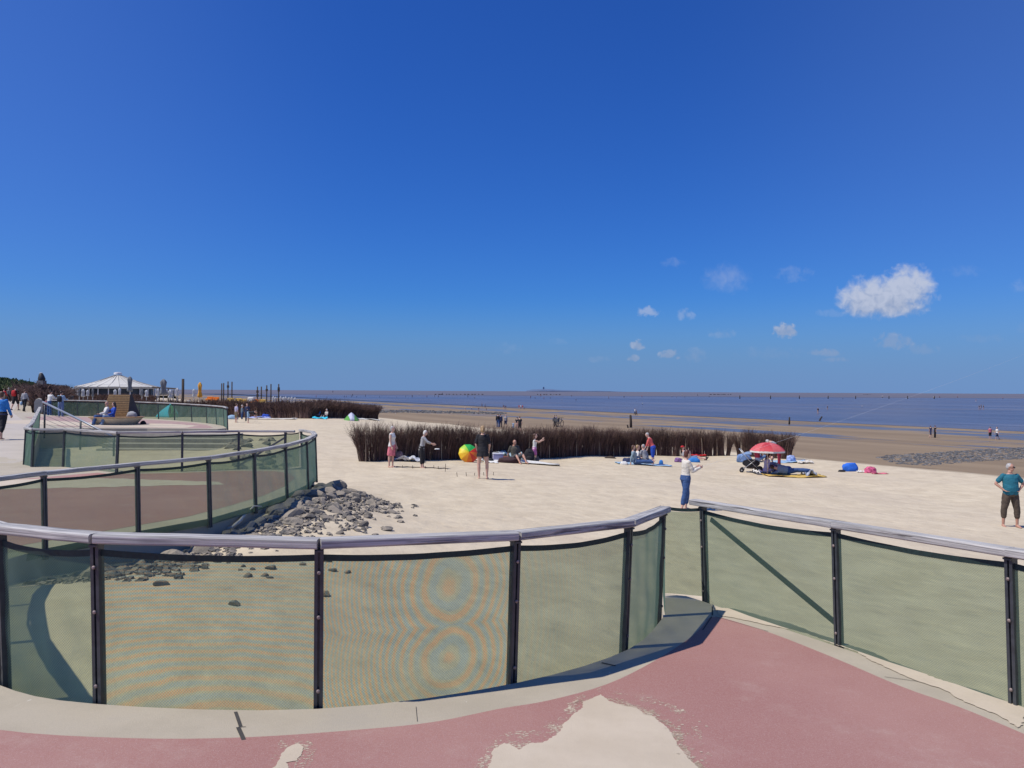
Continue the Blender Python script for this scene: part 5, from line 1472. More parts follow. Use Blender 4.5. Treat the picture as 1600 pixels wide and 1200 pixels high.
# ------------------------------------------------------------------ steps, stair rail, promenade wall
M_STEP = mat('step_concrete', (.40, .365, .30), .9, .15, 3, .002)
st = empty('beach_steps', (-17, 36.9, -2.9)); tag(st, 'five long concrete steps leading from the upper plaza down to the sand', 'steps')
for k in range(5):
    z1 = -1.95 - .19 * (k + 1); y0 = 37.4 - .80 * (k + 1)
    mb = MB(); mb.box((-16.3 + .12 * k, y0 + .40, z1 - .25), (6.0 - .1 * k, .86, .5)); o = mb.build('step', M_STEP, st); bevel(o, .015)
    tag(o, kind='structure') if False else None
sr = empty('stair_rail', (-16.9, 27.5, -1.9)); tag(sr, 'grey steel stair handrail with thin cables beside the steps', 'handrail')
A = at(67, 628, 27); B = at(126, 662, 25.5); Cc = at(181, 686, 24.5)
T0, T1, T2 = A, at(126, 656.5, 25.5), at(178, 683, 24.5)
mb = MB(); mb.tube([T0, T1, T2], .035, 10); mb.build('top_rail', mat('rail_steel', (.30, .32, .35), .45, .15, 10, 0, .4), sr, smooth=True)
for T, L_ in ((at(70, 630, 27), 1.25), (T1, 1.0), (T2, .62)):
    mb = MB(); mb.tube([T, T - Vector((0, 0, L_))], .032, 8); mb.build('post', M_POST, sr, smooth=True)
for k in range(5):
    d = .14 + .15 * k
    mb = MB(); mb.tube([T0 - Vector((0, 0, d)), T1 - Vector((0, 0, d * .8)), T2 - Vector((0, 0, d * .62))], .006, 5); mb.build('cable', M_POST, sr)
wl = MB()
pw = [(-36.0, 57.4), (-40, 64), (-60, 98), (-99, 158)]
M_WALL = mat('promenade_wall_concrete', (.40, .38, .33), .9, .15, 2, .003)
rings = []
for i, (x, y) in enumerate(pw):
    b = Vector((x, y, hd(x, y) - .2)); side = Vector((.86, .52, 0)); h_ = 1.05
    prof = [(-.25, 0), (-.25, h_ * .75), (-.18, h_ * .92), (0, h_), (.18, h_ * .92), (.25, h_ * .75), (.25, 0)]
    rings.append([b + side * a + Vector((0, 0, c + .2)) for a, c in prof])
wl.loft(rings); tag(wl.build('promenade_wall', M_WALL, origin=(-36, 57.4, -1.8)), 'low pale concrete wall with a rounded end beside the promenade', 'wall')

# ------------------------------------------------------------------ round bench and couple
def bench():
    c = hit(183, 664.5, hd); c = Vector(((183 - 800) / FPX * (c.y + 1.05), c.y + 1.05, c.z)); root = empty('round_bench', tuple(c)); tag(root, 'round concrete bench with wooden seat and tall slatted wooden backrest on the plaza', 'bench')
    n = 40; mb = MB()
    prof = [(.98, 0), (1.30, .365)]
    mb.loft([[c + Vector((math.cos(a) * r, math.sin(a) * r, z)) for a in [2 * math.pi * i / n for i in range(n)]] for r, z in prof])
    mb.build('base', mat('bench_concrete', (.50, .44, .34), .85, .12, 5, .002), root, smooth=False)
    mb = MB(); mb.loft([[c + Vector((math.cos(a) * r, math.sin(a) * r, z)) for a in [2 * math.pi * i / n for i in range(n)]] for r, z in ((1.27, .367), (1.36, .375), (1.36, .41), (1.30, .42))])
    mb.build('seat', mat('bench_wood', (.33, .20, .10), .7, .2, 14), root)
    WD = mat('backrest_wood', (.40, .25, .11), .6, .2, 12)
    bk = MB()
    for k in range(12):
        z = .50 + k * .096; w_ = lerp(1.36, 1.16, k / 11); x0 = c.x - .14 + .012 * k
        bk.box((x0, c.y + .12 + .012 * k, c.z + z), (w_, .035, .072))
    bk.build('backrest', WD, root)
    b2 = MB(); 
    b2.loft([[c + Vector((x + .0, y, z)) for x, y in ((.56, .12), (1.0, .55), (.6, .8), (-.5, .75), (-.75, .2))] if z < 1 else [c + Vector((x, y, z)) for x, y in ((.44, .28), (.56, .5), (.4, .6), (-.4, .55), (-.6, .3))] for z in (.425, 1.60)])
    b2.build('back_screen', mat('bench_back_dark', (.07, .06, .055), .7, .15, 8), root)
    return c
bc = bench()
sz = bc.z + .0
SIT1 = dict(SITC, sp=(0, -.25, 1), hd=(-.1, .15, 1), look=(-.5, 1, 0), LU=(-.2, .5, -.9), LL=(.2, .9, -.2))
SIT2 = dict(SITC, sp=(0, -.22, 1), hd=(.15, .1, 1), look=(.7, .8, 0), RU=(.2, .7, -.6), RL=(-.3, .9, -.1))
figure('bald person in white top and jeans sitting on the round bench, left of the couple', 0, 0, 0, CAMW - .95, SIT1, C_WHITE, C_JEAN, .95, .98, None, None, size=1.70, detail=2, pos=(bc.x - .22, bc.y - .80, sz), shoes=C_BLACK, skin=SKIN)
figure('dark-haired person in royal blue jacket and jeans on the round bench, right of the couple', 0, 0, 0, CAMW - .85, SIT2, C_ROYAL, C_LJEAN, .98, .98, H_DARK, 'long', female=True, size=1.66, detail=2, pos=(bc.x + .16, bc.y - .78, sz), shoes=C_GREY)
def blob(name, label, cat, pos, size, m, seed=0, amp=.25, group=None, flat=.0, rot=0.0):
    bm = bmesh.new(); bmesh.ops.create_icosphere(bm, subdivisions=3, radius=1)
    R = Rz(rot)
    for v in bm.verts:
        p = v.co.copy(); d = 1 + amp * mnoise.noise(p * 1.6 + Vector((seed * 5.1, 0, 0))) + amp * .5 * mnoise.noise(p * 4 + Vector((0, seed, 0)))
        q = Vector((math.copysign(abs(p.x) ** .7, p.x), math.copysign(abs(p.y) ** .7, p.y), p.z)) * d
        q = Vector((q.x * size[0] / 2, q.y * size[1] / 2, max(q.z, -.45) * size[2] * .7))
        v.co = R @ q
    zm = min(v.co.z for v in bm.verts)
    for v in bm.verts: v.co.z -= zm + .01
    me = bpy.data.meshes.new(name); bm.to_mesh(me); bm.free(); me.polygons.foreach_set('use_smooth', [True] * len(me.polygons))
    return tag(link(name, me, m, None, None, tuple(pos)), label, cat, group)
blob('bag', 'grey bag with a pale jacket standing on the right side of the round bench', 'bag', (bc.x + .85, bc.y - .1, bc.z + .42), (.5, .36, .28), C_GREY, 3)
blob('bag', 'small black bag on the ground at the right foot of the round bench', 'bag', (bc.x + 1.35, bc.y + .15, bc.z), (.32, .22, .2), C_BLACK, 4)

# ------------------------------------------------------------------ towels, bags and beach things
def towel(label, px, py, w_, d_, m, rot=0.0, name='towel', crumple=.05, group=None):
    p = hit(px, py); mb = MB(); R = Rz(rot); sd = random.random() * 50
    def fn(u, v):
        q = R @ Vector(((u - .5) * w_ + .04 * mnoise.noise(Vector((v * 4, sd, 0))), (v - .5) * d_ + .04 * mnoise.noise(Vector((u * 4, sd, 5))), 0)) + Vector((p.x, p.y, 0))
        q.z = gz(q.x, q.y) + .015 + crumple * max(0, .5 + mnoise.noise(Vector((u * 3.2 + sd, v * 3.2, sd))) + .5 * mnoise.noise(Vector((u * 8 + sd, v * 8, 0)))) ; return q
    mb.grid(18, 12, fn)
    o = mb.build(name, m, smooth=True, origin=(p.x, p.y, p.z)); md = o.modifiers.new('s', 'SOLIDIFY'); md.thickness = .012
    return tag(o, label, 'towel' if name == 'towel' else name, group)
def thingblob(name, label, cat, px, py, size, m, seed=0, amp=.25, rot=0.0):
    p = hit(px, py); return blob(name, label, cat, (p.x, p.y, p.z), size, m, seed, amp, None, 0, rot)
C_YEL = cl('mustard', (.62, .42, .10)); C_PURPLE = cl('purple', (.16, .08, .22)); C_TURQ = cl('turquoise', (.04, .58, .78)); C_GREEN = cl('green', (.06, .33, .10)); C_ORANGE = cl('orange', (.75, .22, .02))
towel('yellow towel under the person lying right of the red parasol', 1240, 745, 2.6, .9, C_YEL, .05)
towel('patterned grey and blue cloth over the feet of the lying person', 1265, 744, .55, .5, cl('pattern_grey', (.30, .33, .40), .6), .1, crumple=.22)
towel('dark grey blanket under the red parasol', 1203, 741, 1.5, 1.0, C_DGREY, .05)
towel('white crumpled cloth left of the red parasol pole', 1186, 740, .5, .35, C_WHITE, .4, crumple=.16)
thingblob('bag', 'dark bag lying between the pushchair and the red parasol pole', 'bag', 1184, 738, (.45, .3, .28), C_BLACK, 7)
towel('pale blue towel right of the brushwood end', 1234, 722, 1.9, .8, C_LBLUE, .05, crumple=.08)
thingblob('beach_bag', 'blue and white rounded bag right of the brushwood end', 'bag', 1236, 721, (.45, .35, .36), cl('blue_white', (.30, .38, .62), .6), 8)
towel('small yellow and white cloth at the right end of the pale blue towel', 1258, 724, .8, .45, C_CREAM, .1, crumple=.12)
thingblob('beach_bag', 'bright blue bag lying on the open sand at right', 'bag', 1328, 736, (.72, .45, .42), cl('bright_blue', (.02, .14, .62)), 9)
thingblob('shoes', 'dark shoes left of the bright blue bag', 'shoes', 1315, 737.5, (.34, .2, .12), C_BLACK, 10)
thingblob('beach_bag', 'pink checked bag on the open sand right of the blue bag', 'bag', 1360, 739, (.55, .38, .30), cl('pink_check', (.55, .10, .20), .8), 11)
towel('pink cloth trailing right of the pink checked bag', 1374, 740.5, .7, .3, C_PINK, .1, crumple=.05)
towel('white cloth between the blue bag and the pink bag', 1345, 738.5, .4, .2, C_WHITE, .1, crumple=.08)
towel('pale blue towel of the seated group in front of the brushwood', 1005, 726, 2.6, .9, C_LBLUE, .05)
thingblob('bag', 'dark blue bag left of the woman in the cardigan', 'bag', 982, 724, (.6, .4, .28), C_NAVY, 12)
thingblob('towel', 'white folded towel leftmost beside the seated group', 'towel', 975, 726, (.34, .25, .16), C_WHITE, 13)
thingblob('bucket', 'small blue bucket right of the woman in the salmon top', 'bucket', 1033, 726, (.20, .20, .24), C_CYAN, 1, .05)
thingblob('bag', 'turquoise blue bag behind the kite flyer, right of her waist', 'bag', 1084, 722, (.62, .35, .24), C_CYAN, 14)
thingblob('bag', 'purple and blue bundle on the sand left of the kite flyer', 'bag', 1060, 722, (.42, .32, .24), cl('bundle', (.20, .10, .25), .7), 15)
towel('red cloth behind the person lying with a red cap', 1091, 713.5, .9, .3, C_RED, .1, crumple=.12)
thingblob('driftwood', 'dark scraps of driftwood on the sand left of the seated group', 'driftwood', 953, 716, (.55, .2, .10), C_BROWN, 16, .8)
# picnic by the rainbow umbrella
towel('long pale towel with small things under the picnic by the brushwood', 800, 722, 4.2, .9, C_WHITE, .02, crumple=.06)
towel('white and turquoise patterned towel over the lap of the man in olive', 797, 718, 1.1, .8, cl('pattern_turq', (.42, .56, .60), .5), .1, crumple=.36)
thingblob('bag', 'dark brown bag lying in front of the lilac cool box', 'bag', 794.5, 723, (.95, .4, .26), cl('plum_bag', (.05, .022, .025)), 17)
thingblob('bag', 'dark red cloth bag between the cool box and the patterned towel', 'bag', 789, 719.5, (.45, .35, .2), cl('rust', (.20, .06, .04)), 18)
thingblob('shoes', 'pair of dark shoes just right of the woman in black', 'shoes', 763, 721, (.5, .3, .16), C_BLACK, 19)
towel('flat white cloth right of the woman in black', 767, 723, .6, .35, C_WHITE, .1, crumple=.06)
def small_pack(label, px, py, h_, m, rot=0.0):
    p = hit(px, py); g = MB(); R = Rz(rot); k = h_ / .42
    rings = []
    for t, rx, ry in ((0, .13, .07), (.03, .16, .10), (.2, .165, .11), (.32, .145, .095), (.40, .09, .05), (.42, .03, .02)):
        rings.append([Vector((0, 0, 0)) + R @ Vector((math.copysign(abs(math.cos(a)) ** .6, math.cos(a)) * rx * k, math.copysign(abs(math.sin(a)) ** .6, math.sin(a)) * ry * k, t * k)) for a in [2 * math.pi * i / 20 for i in range(20)]])
    g.loft(rings); o = g.build('backpack', m, smooth=True, loc=(p.x, p.y, p.z - .01)); tag(o, label, 'backpack')
    g = MB(); g.tube([R @ Vector((-.05 * k, -.1 * k, .36 * k)), R @ Vector((0, -.12 * k, .44 * k)), R @ Vector((.05 * k, -.1 * k, .36 * k))], .012, 6); g.build('strap', C_BLACK, o, origin=(0, 0, 0))
    g = MB(); g.ball(R @ Vector((0, -.11 * k, .12 * k)), (.11 * k, .05 * k, .09 * k), R); g.build('pocket', m, o, smooth=True, origin=(0, 0, 0))
    return o
small_pack('black backpack standing beside the little girl in pink shorts', 827, 722, .62, C_BLACK)
small_pack('brownish pink backpack against the brushwood, right of the woman in the pink skirt', 624, 720, .42, cl('mauve', (.22, .14, .14), .4))
small_pack('dark backpack on the sand behind the legs of the little girl', 838, 722, .34, C_DGREY, .6)
thingblob('towel', 'white folded towel beside the mauve backpack', 'towel', 619, 719, (.4, .3, .18), C_WHITE, 21)
towel('white and black patterned blanket behind the woman in the headscarf', 640, 721, 1.2, .6, cl('pattern_bw', (.55, .56, .58), .7), .05, crumple=.20)
towel('grey towel laid flat near the far brushwood group', 425, 655, 4.6, 1.2, C_CREAM, .0, crumple=.1)
towel('blue towel beside the bending person at the far brushwood', 404, 654, 2.2, .9, cl('stripe_blue', (.25, .30, .58), .6), .05, crumple=.15)
thingblob('bag', 'blue bag at the far brushwood', 'bag', 415, 653.5, (.8, .5, .4), C_ROYAL, 22)
thingblob('beach_bag', 'pale bag at the left of the far brushwood group', 'bag', 364, 655, (.9, .6, .4), C_LBLUE, 23)
towel('turquoise towel right of the far group on the sand', 500, 654.5, 1.4, .7, C_TURQ, .0, crumple=.2)
towel('white towel right of the green and white tent', 572, 656, 3.0, .9, C_WHITE, .0, crumple=.14)

# cool box
p = hit(778, 721); root = empty('cool_box', tuple(p), .12); tag(root, 'lilac cool box with pale lid standing on the picnic towel', 'cool box')
PORG[root.name] = (0, 0, 0)
mb = MB(); mb.box((0, 0, .16), (.44, .30, .32), None, 1.04); bevel(mb.build('box_body', C_LILAC, root), .02)
mb = MB(); mb.box((0, 0, .345), (.47, .33, .05)); bevel(mb.build('lid', cl('pale_lid', (.62, .62, .68)), root), .015)
mb = MB(); mb.tube([(-.225, 0, .30), (-.235, 0, .40), (0, 0, .42), (.235, 0, .40), (.225, 0, .30)], .01, 6); mb.build('handle', C_WHITE, root, smooth=True)

# parasols
def canopy(mb, c, R, rad, hgt, n, colors, dome=.55, ribs=10, scallop=.04):
    segs = 8
    for k in range(ribs):
        mb.cur = colors[k % len(colors)] if not callable(colors) else colors(k)
        for si in range(segs):
            for sj in range(3):
                q = []
                for (di, dj) in ((0, 0), (1, 0), (1, 1), (0, 1)):
                    t = (si + di) / segs; a = 2 * math.pi * (k + (sj + dj) / 3) / ribs
                    fr = (sj + dj) / 3; sag = 1 - scallop * t * math.sin(math.pi * fr)
                    th = t * math.radians(90 * dome); rr_ = math.sin(th) / math.sin(math.radians(90 * dome)) * rad * sag
                    z = (math.cos(th) - math.cos(math.radians(90 * dome))) / (1 - math.cos(math.radians(90 * dome))) * hgt
                    q.append(c + R @ Vector((math.cos(a) * rr_, math.sin(a) * rr_, z)))
                k0 = mb.add(q); mb.face((k0, k0 + 1, k0 + 2, k0 + 3))
def parasol_open(label, px, py, rad, hgt, pole, colors, mats_, tilt=0.0):
    p = hit(px, py); root = empty('parasol', tuple(p)); tag(root, label, 'parasol'); PORG[root.name] = (0, 0, 0)
    mb = MB(); R = Matrix.Rotation(tilt, 3, 'Y'); top = Vector((0, 0, pole))
    canopy(mb, R @ top, R, rad, hgt, 8, colors, .62, 8, .05)
    o = mb.build('canopy', mats_, root); md = o.modifiers.new('s', 'SOLIDIFY'); md.thickness = .006
    rim = MB(); 
    rr_ = []
    n = 48
    for z, dr in ((.0, 0), (-.08, .0), (-.075, -.008), (0, -.008)):
        rr_.append([R @ (top + Vector((math.cos(2 * math.pi * i / n) * (rad * (1 - .05 * abs(math.sin(4 * 2 * math.pi * i / n))) + dr), math.sin(2 * math.pi * i / n) * (rad * (1 - .05 * abs(math.sin(4 * 2 * math.pi * i / n))) + dr), z + .012))) for i in range(n)])
    rim.loft(rr_, False); rim.build('valance', C_WHITE, root)
    mb = MB(); mb.tube([(0, 0, -.3), R @ (top + Vector((0, 0, hgt + .06)))], .017, 8); mb.build('pole', C_CREAM, root, smooth=True)
    for k in range(8):
        a = 2 * math.pi * k / 8; mb = MB()
        mb.tube([R @ (top + Vector((0, 0, hgt * .25))), R @ (top + Vector((math.cos(a) * rad * .55, math.sin(a) * rad * .55, hgt * .62)))], .006, 4); mb.build('rib', C_WHITE, root)
    mb = MB(); mb.ball(R @ (top + Vector((0, 0, hgt + .06))), .028); mb.build('finial', C_WHITE, root, smooth=True)
    return root
parasol_open('red parasol with white rim shading the group near the end of the brushwood', 1199, 742, .78, .36, 1.08, lambda k: 0 if k % 2 else 1, [mat('parasol_red', (.52, .045, .055), .6, .1, 5), mat('parasol_red_light', (.64, .12, .12), .6, .1, 5)])
# rainbow umbrella lying on the sand, facing us
p = hit(731.5, 722); root = empty('rainbow_umbrella', tuple(p)); tag(root, 'open rainbow umbrella lying on the sand beside the woman in black', 'umbrella'); PORG[root.name] = (0, 0, 0)
RB = [mat('rainbow_%s' % nm, c_, .5, .05, 3) for nm, c_ in (('yellow', (.80, .62, .02)), ('lime', (.38, .62, .03)), ('green', (.03, .42, .08)), ('blue', (.02, .18, .5)), ('violet', (.2, .04, .35)), ('crimson', (.55, .02, .08)), ('red', (.72, .05, .02)), ('orange', (.85, .20, .02)), ('amber', (.88, .36, .02)), ('gold', (.85, .50, .02)))]
mb = MB(); Rm = Matrix.Rotation(.55, 3, 'Y') @ Matrix.Rotation(math.radians(62), 3, 'X')
canopy(mb, Vector((0, .1, .52)), Rm, .43, .19, 8, lambda k: [7, 6, 2, 2, 1, 0, 9, 8, 7, 6][k % 10], .6, 10, .04)
zmin = min(v.z for v in mb.v)
for v in mb.v: v.z -= zmin + .02
o = mb.build('canopy', RB, root); md = o.modifiers.new('s', 'SOLIDIFY'); md.thickness = .004
mb = MB(); mb.tube([Rm @ Vector((0, 0, .30)) + Vector((0, .1, .52 - zmin)), Rm @ Vector((0, 0, -.45)) + Vector((0, .1, .52 - zmin))], .008, 6); mb.build('shaft', C_BLACK, root)

# tents
def pop_tent(label, px, py, w_, d_, h_, ms, rot=0.0):
    p = hit(px, py); root = empty('beach_tent', tuple(p), rot); tag(root, label, 'beach tent'); PORG[root.name] = (0, 0, 0)
    def shell(u0, u1, m, nm='shell'):
        mb = MB()
        def fn(u, v):
            uu = lerp(u0, u1, u) * 2 - 1; t = v
            base = Vector((uu * w_ / 2, 0, h_ * (1 - abs(uu) ** 1.25)))
            return Vector((base.x * (1 - .35 * t), t * d_, base.z * (1 - t) ** .55))
        mb.grid(12, 8, fn); o = mb.build(nm, m, root, smooth=True); md = o.modifiers.new('s', 'SOLIDIFY'); md.thickness = .01
    shell(0, .30, ms[0]); shell(.30, .72, ms[1], 'middle_panel'); shell(.72, 1, ms[0])
    mb = MB(); mb.grid(10, 4, lambda u, v: Vector(((u - .5) * w_ * .95, v * d_ * .9 - .1, .02))); mb.build('floor', ms[2], root)
    mb = MB(); mb.tube([((i / 6 - 1) * w_ / 2, 0, h_ * (1 - abs(i / 6 - 1) ** 1.25)) for i in range(13)], .015, 6); mb.build('pole', C_BLACK, root)
    return root
pop_tent('green and white pop-up beach tent at the end of the far brushwood', 549, 657, 1.55, 1.1, .80, [cl('tent_green', (.10, .33, .06)), cl('tent_white', (.50, .52, .62)), C_NAVY], math.pi + .3)
# turquoise tent, sail-like with a tall back
p = hit(262, 652); root = empty('beach_tent', tuple(p)); tag(root, 'turquoise and green beach tent seen behind the plaza railing', 'beach tent'); PORG[root.name] = (0, 0, 0)
w0, h0 = 1.9, 1.35
def side(u, v, a, b, top): return a.lerp(b, u).lerp(top, v)
tp = Vector((.15, .3, h0)); c1, c2, c3, c4 = Vector((-1.2, -.1, 0)), Vector((.45, -.6, 0)), Vector((1.0, .2, 0)), Vector((-.3, 1.1, 0))
for a, b, m, nm in ((c1, c2, C_TURQ, 'front_panel'), (c2, c3, C_GREEN, 'side_panel'), (c3, c4, C_TURQ, 'back_panel'), (c4, c1, C_TURQ, 'back_panel')):
    mb = MB()
    def fn(u, v, a=a, b=b):
        q = a.lerp(b, u).lerp(tp, v); out = ((a + b) / 2 - Vector((0, .3, 0))); out.z = 0; return q + out.normalized() * .22 * math.sin(math.pi * v) * (1 - v * .3)
    mb.grid(8, 8, fn); o = mb.build(nm, m, root, smooth=True); md = o.modifiers.new('s', 'SOLIDIFY'); md.thickness = .01
mb = MB(); mb.tube([c2, c2.lerp(tp, .5) + Vector((.05, -.2, 0)), tp], .02, 6); mb.build('pole', C_GREEN, root)

# pushchair
def pram():
    p = hit(1173, 738); root = empty('pushchair', tuple(p), -.35); tag(root, 'dark pushchair with light blue hood parked left of the red parasol', 'pushchair'); PORG[root.name] = (0, 0, 0)
    AL = mat('pram_frame', (.45, .46, .48), .4, .1, 5, 0, .6)
    for x in (-.38, .38):
        for y in (-.25, .25):
            r = .14 if x > 0 else .10
            mb = MB(); mb.tube([(x, y - .02, r), (x, y + .02, r)], r, 18); w_ = mb.build('wheel', C_BLACK, root)
            mb = MB(); mb.tube([(x, y - .025, r), (x, y + .025, r)], r * .35, 10); mb.build('hub', AL, w_, origin=(0, 0, 0))
    mb = MB()
    for y in (-.24, .24):
        mb.tube([(.38, y, .14), (-.05, y, .55), (-.45, y, 1.02)], .014, 6); mb.tube([(-.38, y, .10), (.25, y, .62)], .014, 6)
    mb.tube([(-.45, -.24, 1.02), (-.50, -.1, 1.05), (-.50, .1, 1.05), (-.45, .24, 1.02)], .016, 6)
    mb.tube([(.38, -.25, .14), (.38, .25, .14)], .012, 6); mb.tube([(-.38, -.25, .10), (-.38, .25, .10)], .012, 6)
    mb.build('frame', AL, root, smooth=True)
    mb = MB(); mb.loft([[Vector((x, y * s_, z)) for x, z in ((0, 0),)] for s_ in ()] or [[Vector((math.cos(a) * .38 + .02, y, .42 + math.sin(a) * .17)) for a in [2 * math.pi * i / 16 for i in range(16)]] for y in (-.2, .2)])
    mb.build('seat', C_BLACK, root)
    mb = MB(); mb.loft([[Vector((math.cos(a) * .24 + .05, math.sin(a) * .19, z)) for a in [2 * math.pi * i / 16 for i in range(16)]] for z in (.18, .30)]); mb.build('basket', C_BROWN, root)
    mb = MB(); mb.grid(10, 10, lambda u, v: Vector((-.10 + math.cos(math.pi * (.02 + .62 * u)) * -.36, (v - .5) * .46, .52 + math.sin(math.pi * (.02 + .62 * u)) * .42 * (1 - .25 * (2 * v - 1) ** 2))))
    o = mb.build('hood', cl('hood_blue', (.18, .28, .46)), root, smooth=True); md = o.modifiers.new('s', 'SOLIDIFY'); md.thickness = .02
pram()
blob('blanket', 'light blue cloth with dark pattern on the sand left of the pushchair', 'blanket', tuple(hit(1162, 722)), (.8, .4, .45), cl('denim_cloth', (.16, .26, .46), .4), 31)

# bicycles on the wet sand
def bike(label, px, py, rot):
    p = hit(px, py); root = empty('bicycle', tuple(p), rot); tag(root, label, 'bicycle', 'bicycles on the wet sand'); PORG[root.name] = (0, 0, 0)
    for x in (-.52, .52):
        mb = MB(); mb.tube([(x + math.cos(2 * math.pi * i / 20) * .33, 0, .35 + math.sin(2 * math.pi * i / 20) * .33) for i in range(21)], .028, 6, cap=False); mb.build('wheel', C_BLACK, root)
    mb = MB()
    for a, b in (((-.52, 0, .35), (-.05, 0, .32)), ((-.05, 0, .32), (-.18, 0, .85)), ((-.52, 0, .35), (-.15, 0, .75)), ((-.15, 0, .72), (.40, 0, .80)), ((-.05, 0, .32), (.42, 0, .72)), ((.52, 0, .35), (.38, 0, .92))): mb.tube([a, b], .022, 6)
    mb.build('frame', C_DGREY, root)
    mb = MB(); mb.box((-.19, 0, .90), (.24, .14, .07)); mb.build('saddle', C_BLACK, root)
    mb = MB(); mb.tube([(.30, -.28, 1.0), (.38, 0, .96), (.30, .28, 1.0)], .018, 6); mb.build('handlebar', C_BLACK, root)
    mb = MB(); mb.box((-.55, 0, .72), (.36, .34, .30)); mb.build('pannier', C_DGREY, root)
bike('left one of the two loaded bicycles standing on the wet sand', 868.5, 666.5, 1.25)
bike('right one of the two loaded bicycles standing on the wet sand', 874.5, 667, 1.0)

# posts and marker stakes
M_DPOST = mat('old_timber', (.055, .042, .035), .9, .3, 6, .01)
def old_post(label, px, py, h_, lean=0.0, r=.11, ground=gz, group=None, name='timber_post', cat='post'):
    p = hit(px, py, ground, 3500); mb = MB(); n = Vector((math.sin(lean), 0, math.cos(lean)))
    mb.tube([Vector((0, 0, -.3)), n * h_ * .5 + Vector((.01, 0, 0)), n * h_ * .92, n * h_], [r * 1.1, r, r * .9, r * .5], 8)
    return tag(mb.build(name, M_DPOST, smooth=True, loc=tuple(p)), label, cat, group)
old_post('thick dark timber post on the wet sand above the brushwood', 986, 668, 1.35, -.05, .13)
old_post('short stub of timber left of the thick dark post', 981.5, 668.5, .35, -.3, .08)
old_post('dark timber post standing in the stony strip near the water', 1233, 663, .95, .05, .11)
old_post('short leaning timber post near the waterline at right', 1279, 658, .9, .65, .12)
for k, px in enumerate((1156, 1204, 1249, 1294, 1337, 1389, 1418, 1460)):
    old_post('thin marker post in a spaced row far out in the sea', px, 623, 2.2, 0, .3, lambda x, y: -4.15, 'marker posts far out in the sea', 'marker_post', 'marker post')
mm = MB()
for a, b, n_ in ((1110, 1145, 16), (1350, 1362, 6), (680, 760, 14), (840, 880, 8)):
    for k in range(n_):
        q = hit(lerp(a, b, k / n_) + random.uniform(-1, 1), 616.8, lambda x, y: -4.15, 3500); mm.box(q + Vector((0, 0, .35)), (random.uniform(.8, 2.4), .5, 1.0))
tag(mm.build('far_groyne_stones', M_DPOST, origin=tuple(hit(1128, 616.8, lambda x, y: -4.15, 3500))), 'broken dark line of stones on the distant mudflat', 'stones', None, 'stuff')
# pegs and cord lying on the sand near the throwers
M_PEG = mat('peg_wood', (.08, .055, .04), .8)
for i, (px, py, h_) in enumerate(((620, 731, .07), (629, 731, .10), (645, 732, .12), (664, 732, .10), (678, 732, .13), (685, 733, .12), (695.5, 737, .30), (714.5, 745, .16), (729, 744, .14), (741, 743, .10), (756, 743, .13), (770.5, 742.5, .12))):
    p = hit(px, py); mb = MB(); mb.tube([(0, 0, -.05), (random.uniform(-.02, .02), 0, h_ * .95)], .010, 5)
    tag(mb.build('peg', M_PEG, loc=tuple(p)), 'short dark peg stuck in the sand in a row between the throwers', 'peg', 'row of pegs in the sand')
cd = MB(); cps = [hit(px, py) + Vector((0, 0, .02)) for px, py in ((619, 729.5), (628, 730.5), (636, 730), (645, 731), (655, 731), (668, 731.5), (677, 731.5), (688, 733), (694, 732), (700, 733.5))]
cd.tube(cps, .014, 5); tag(cd.build('cord', M_PEG, origin=tuple(cps[0])), 'dark cord lying along the row of pegs on the sand', 'cord')

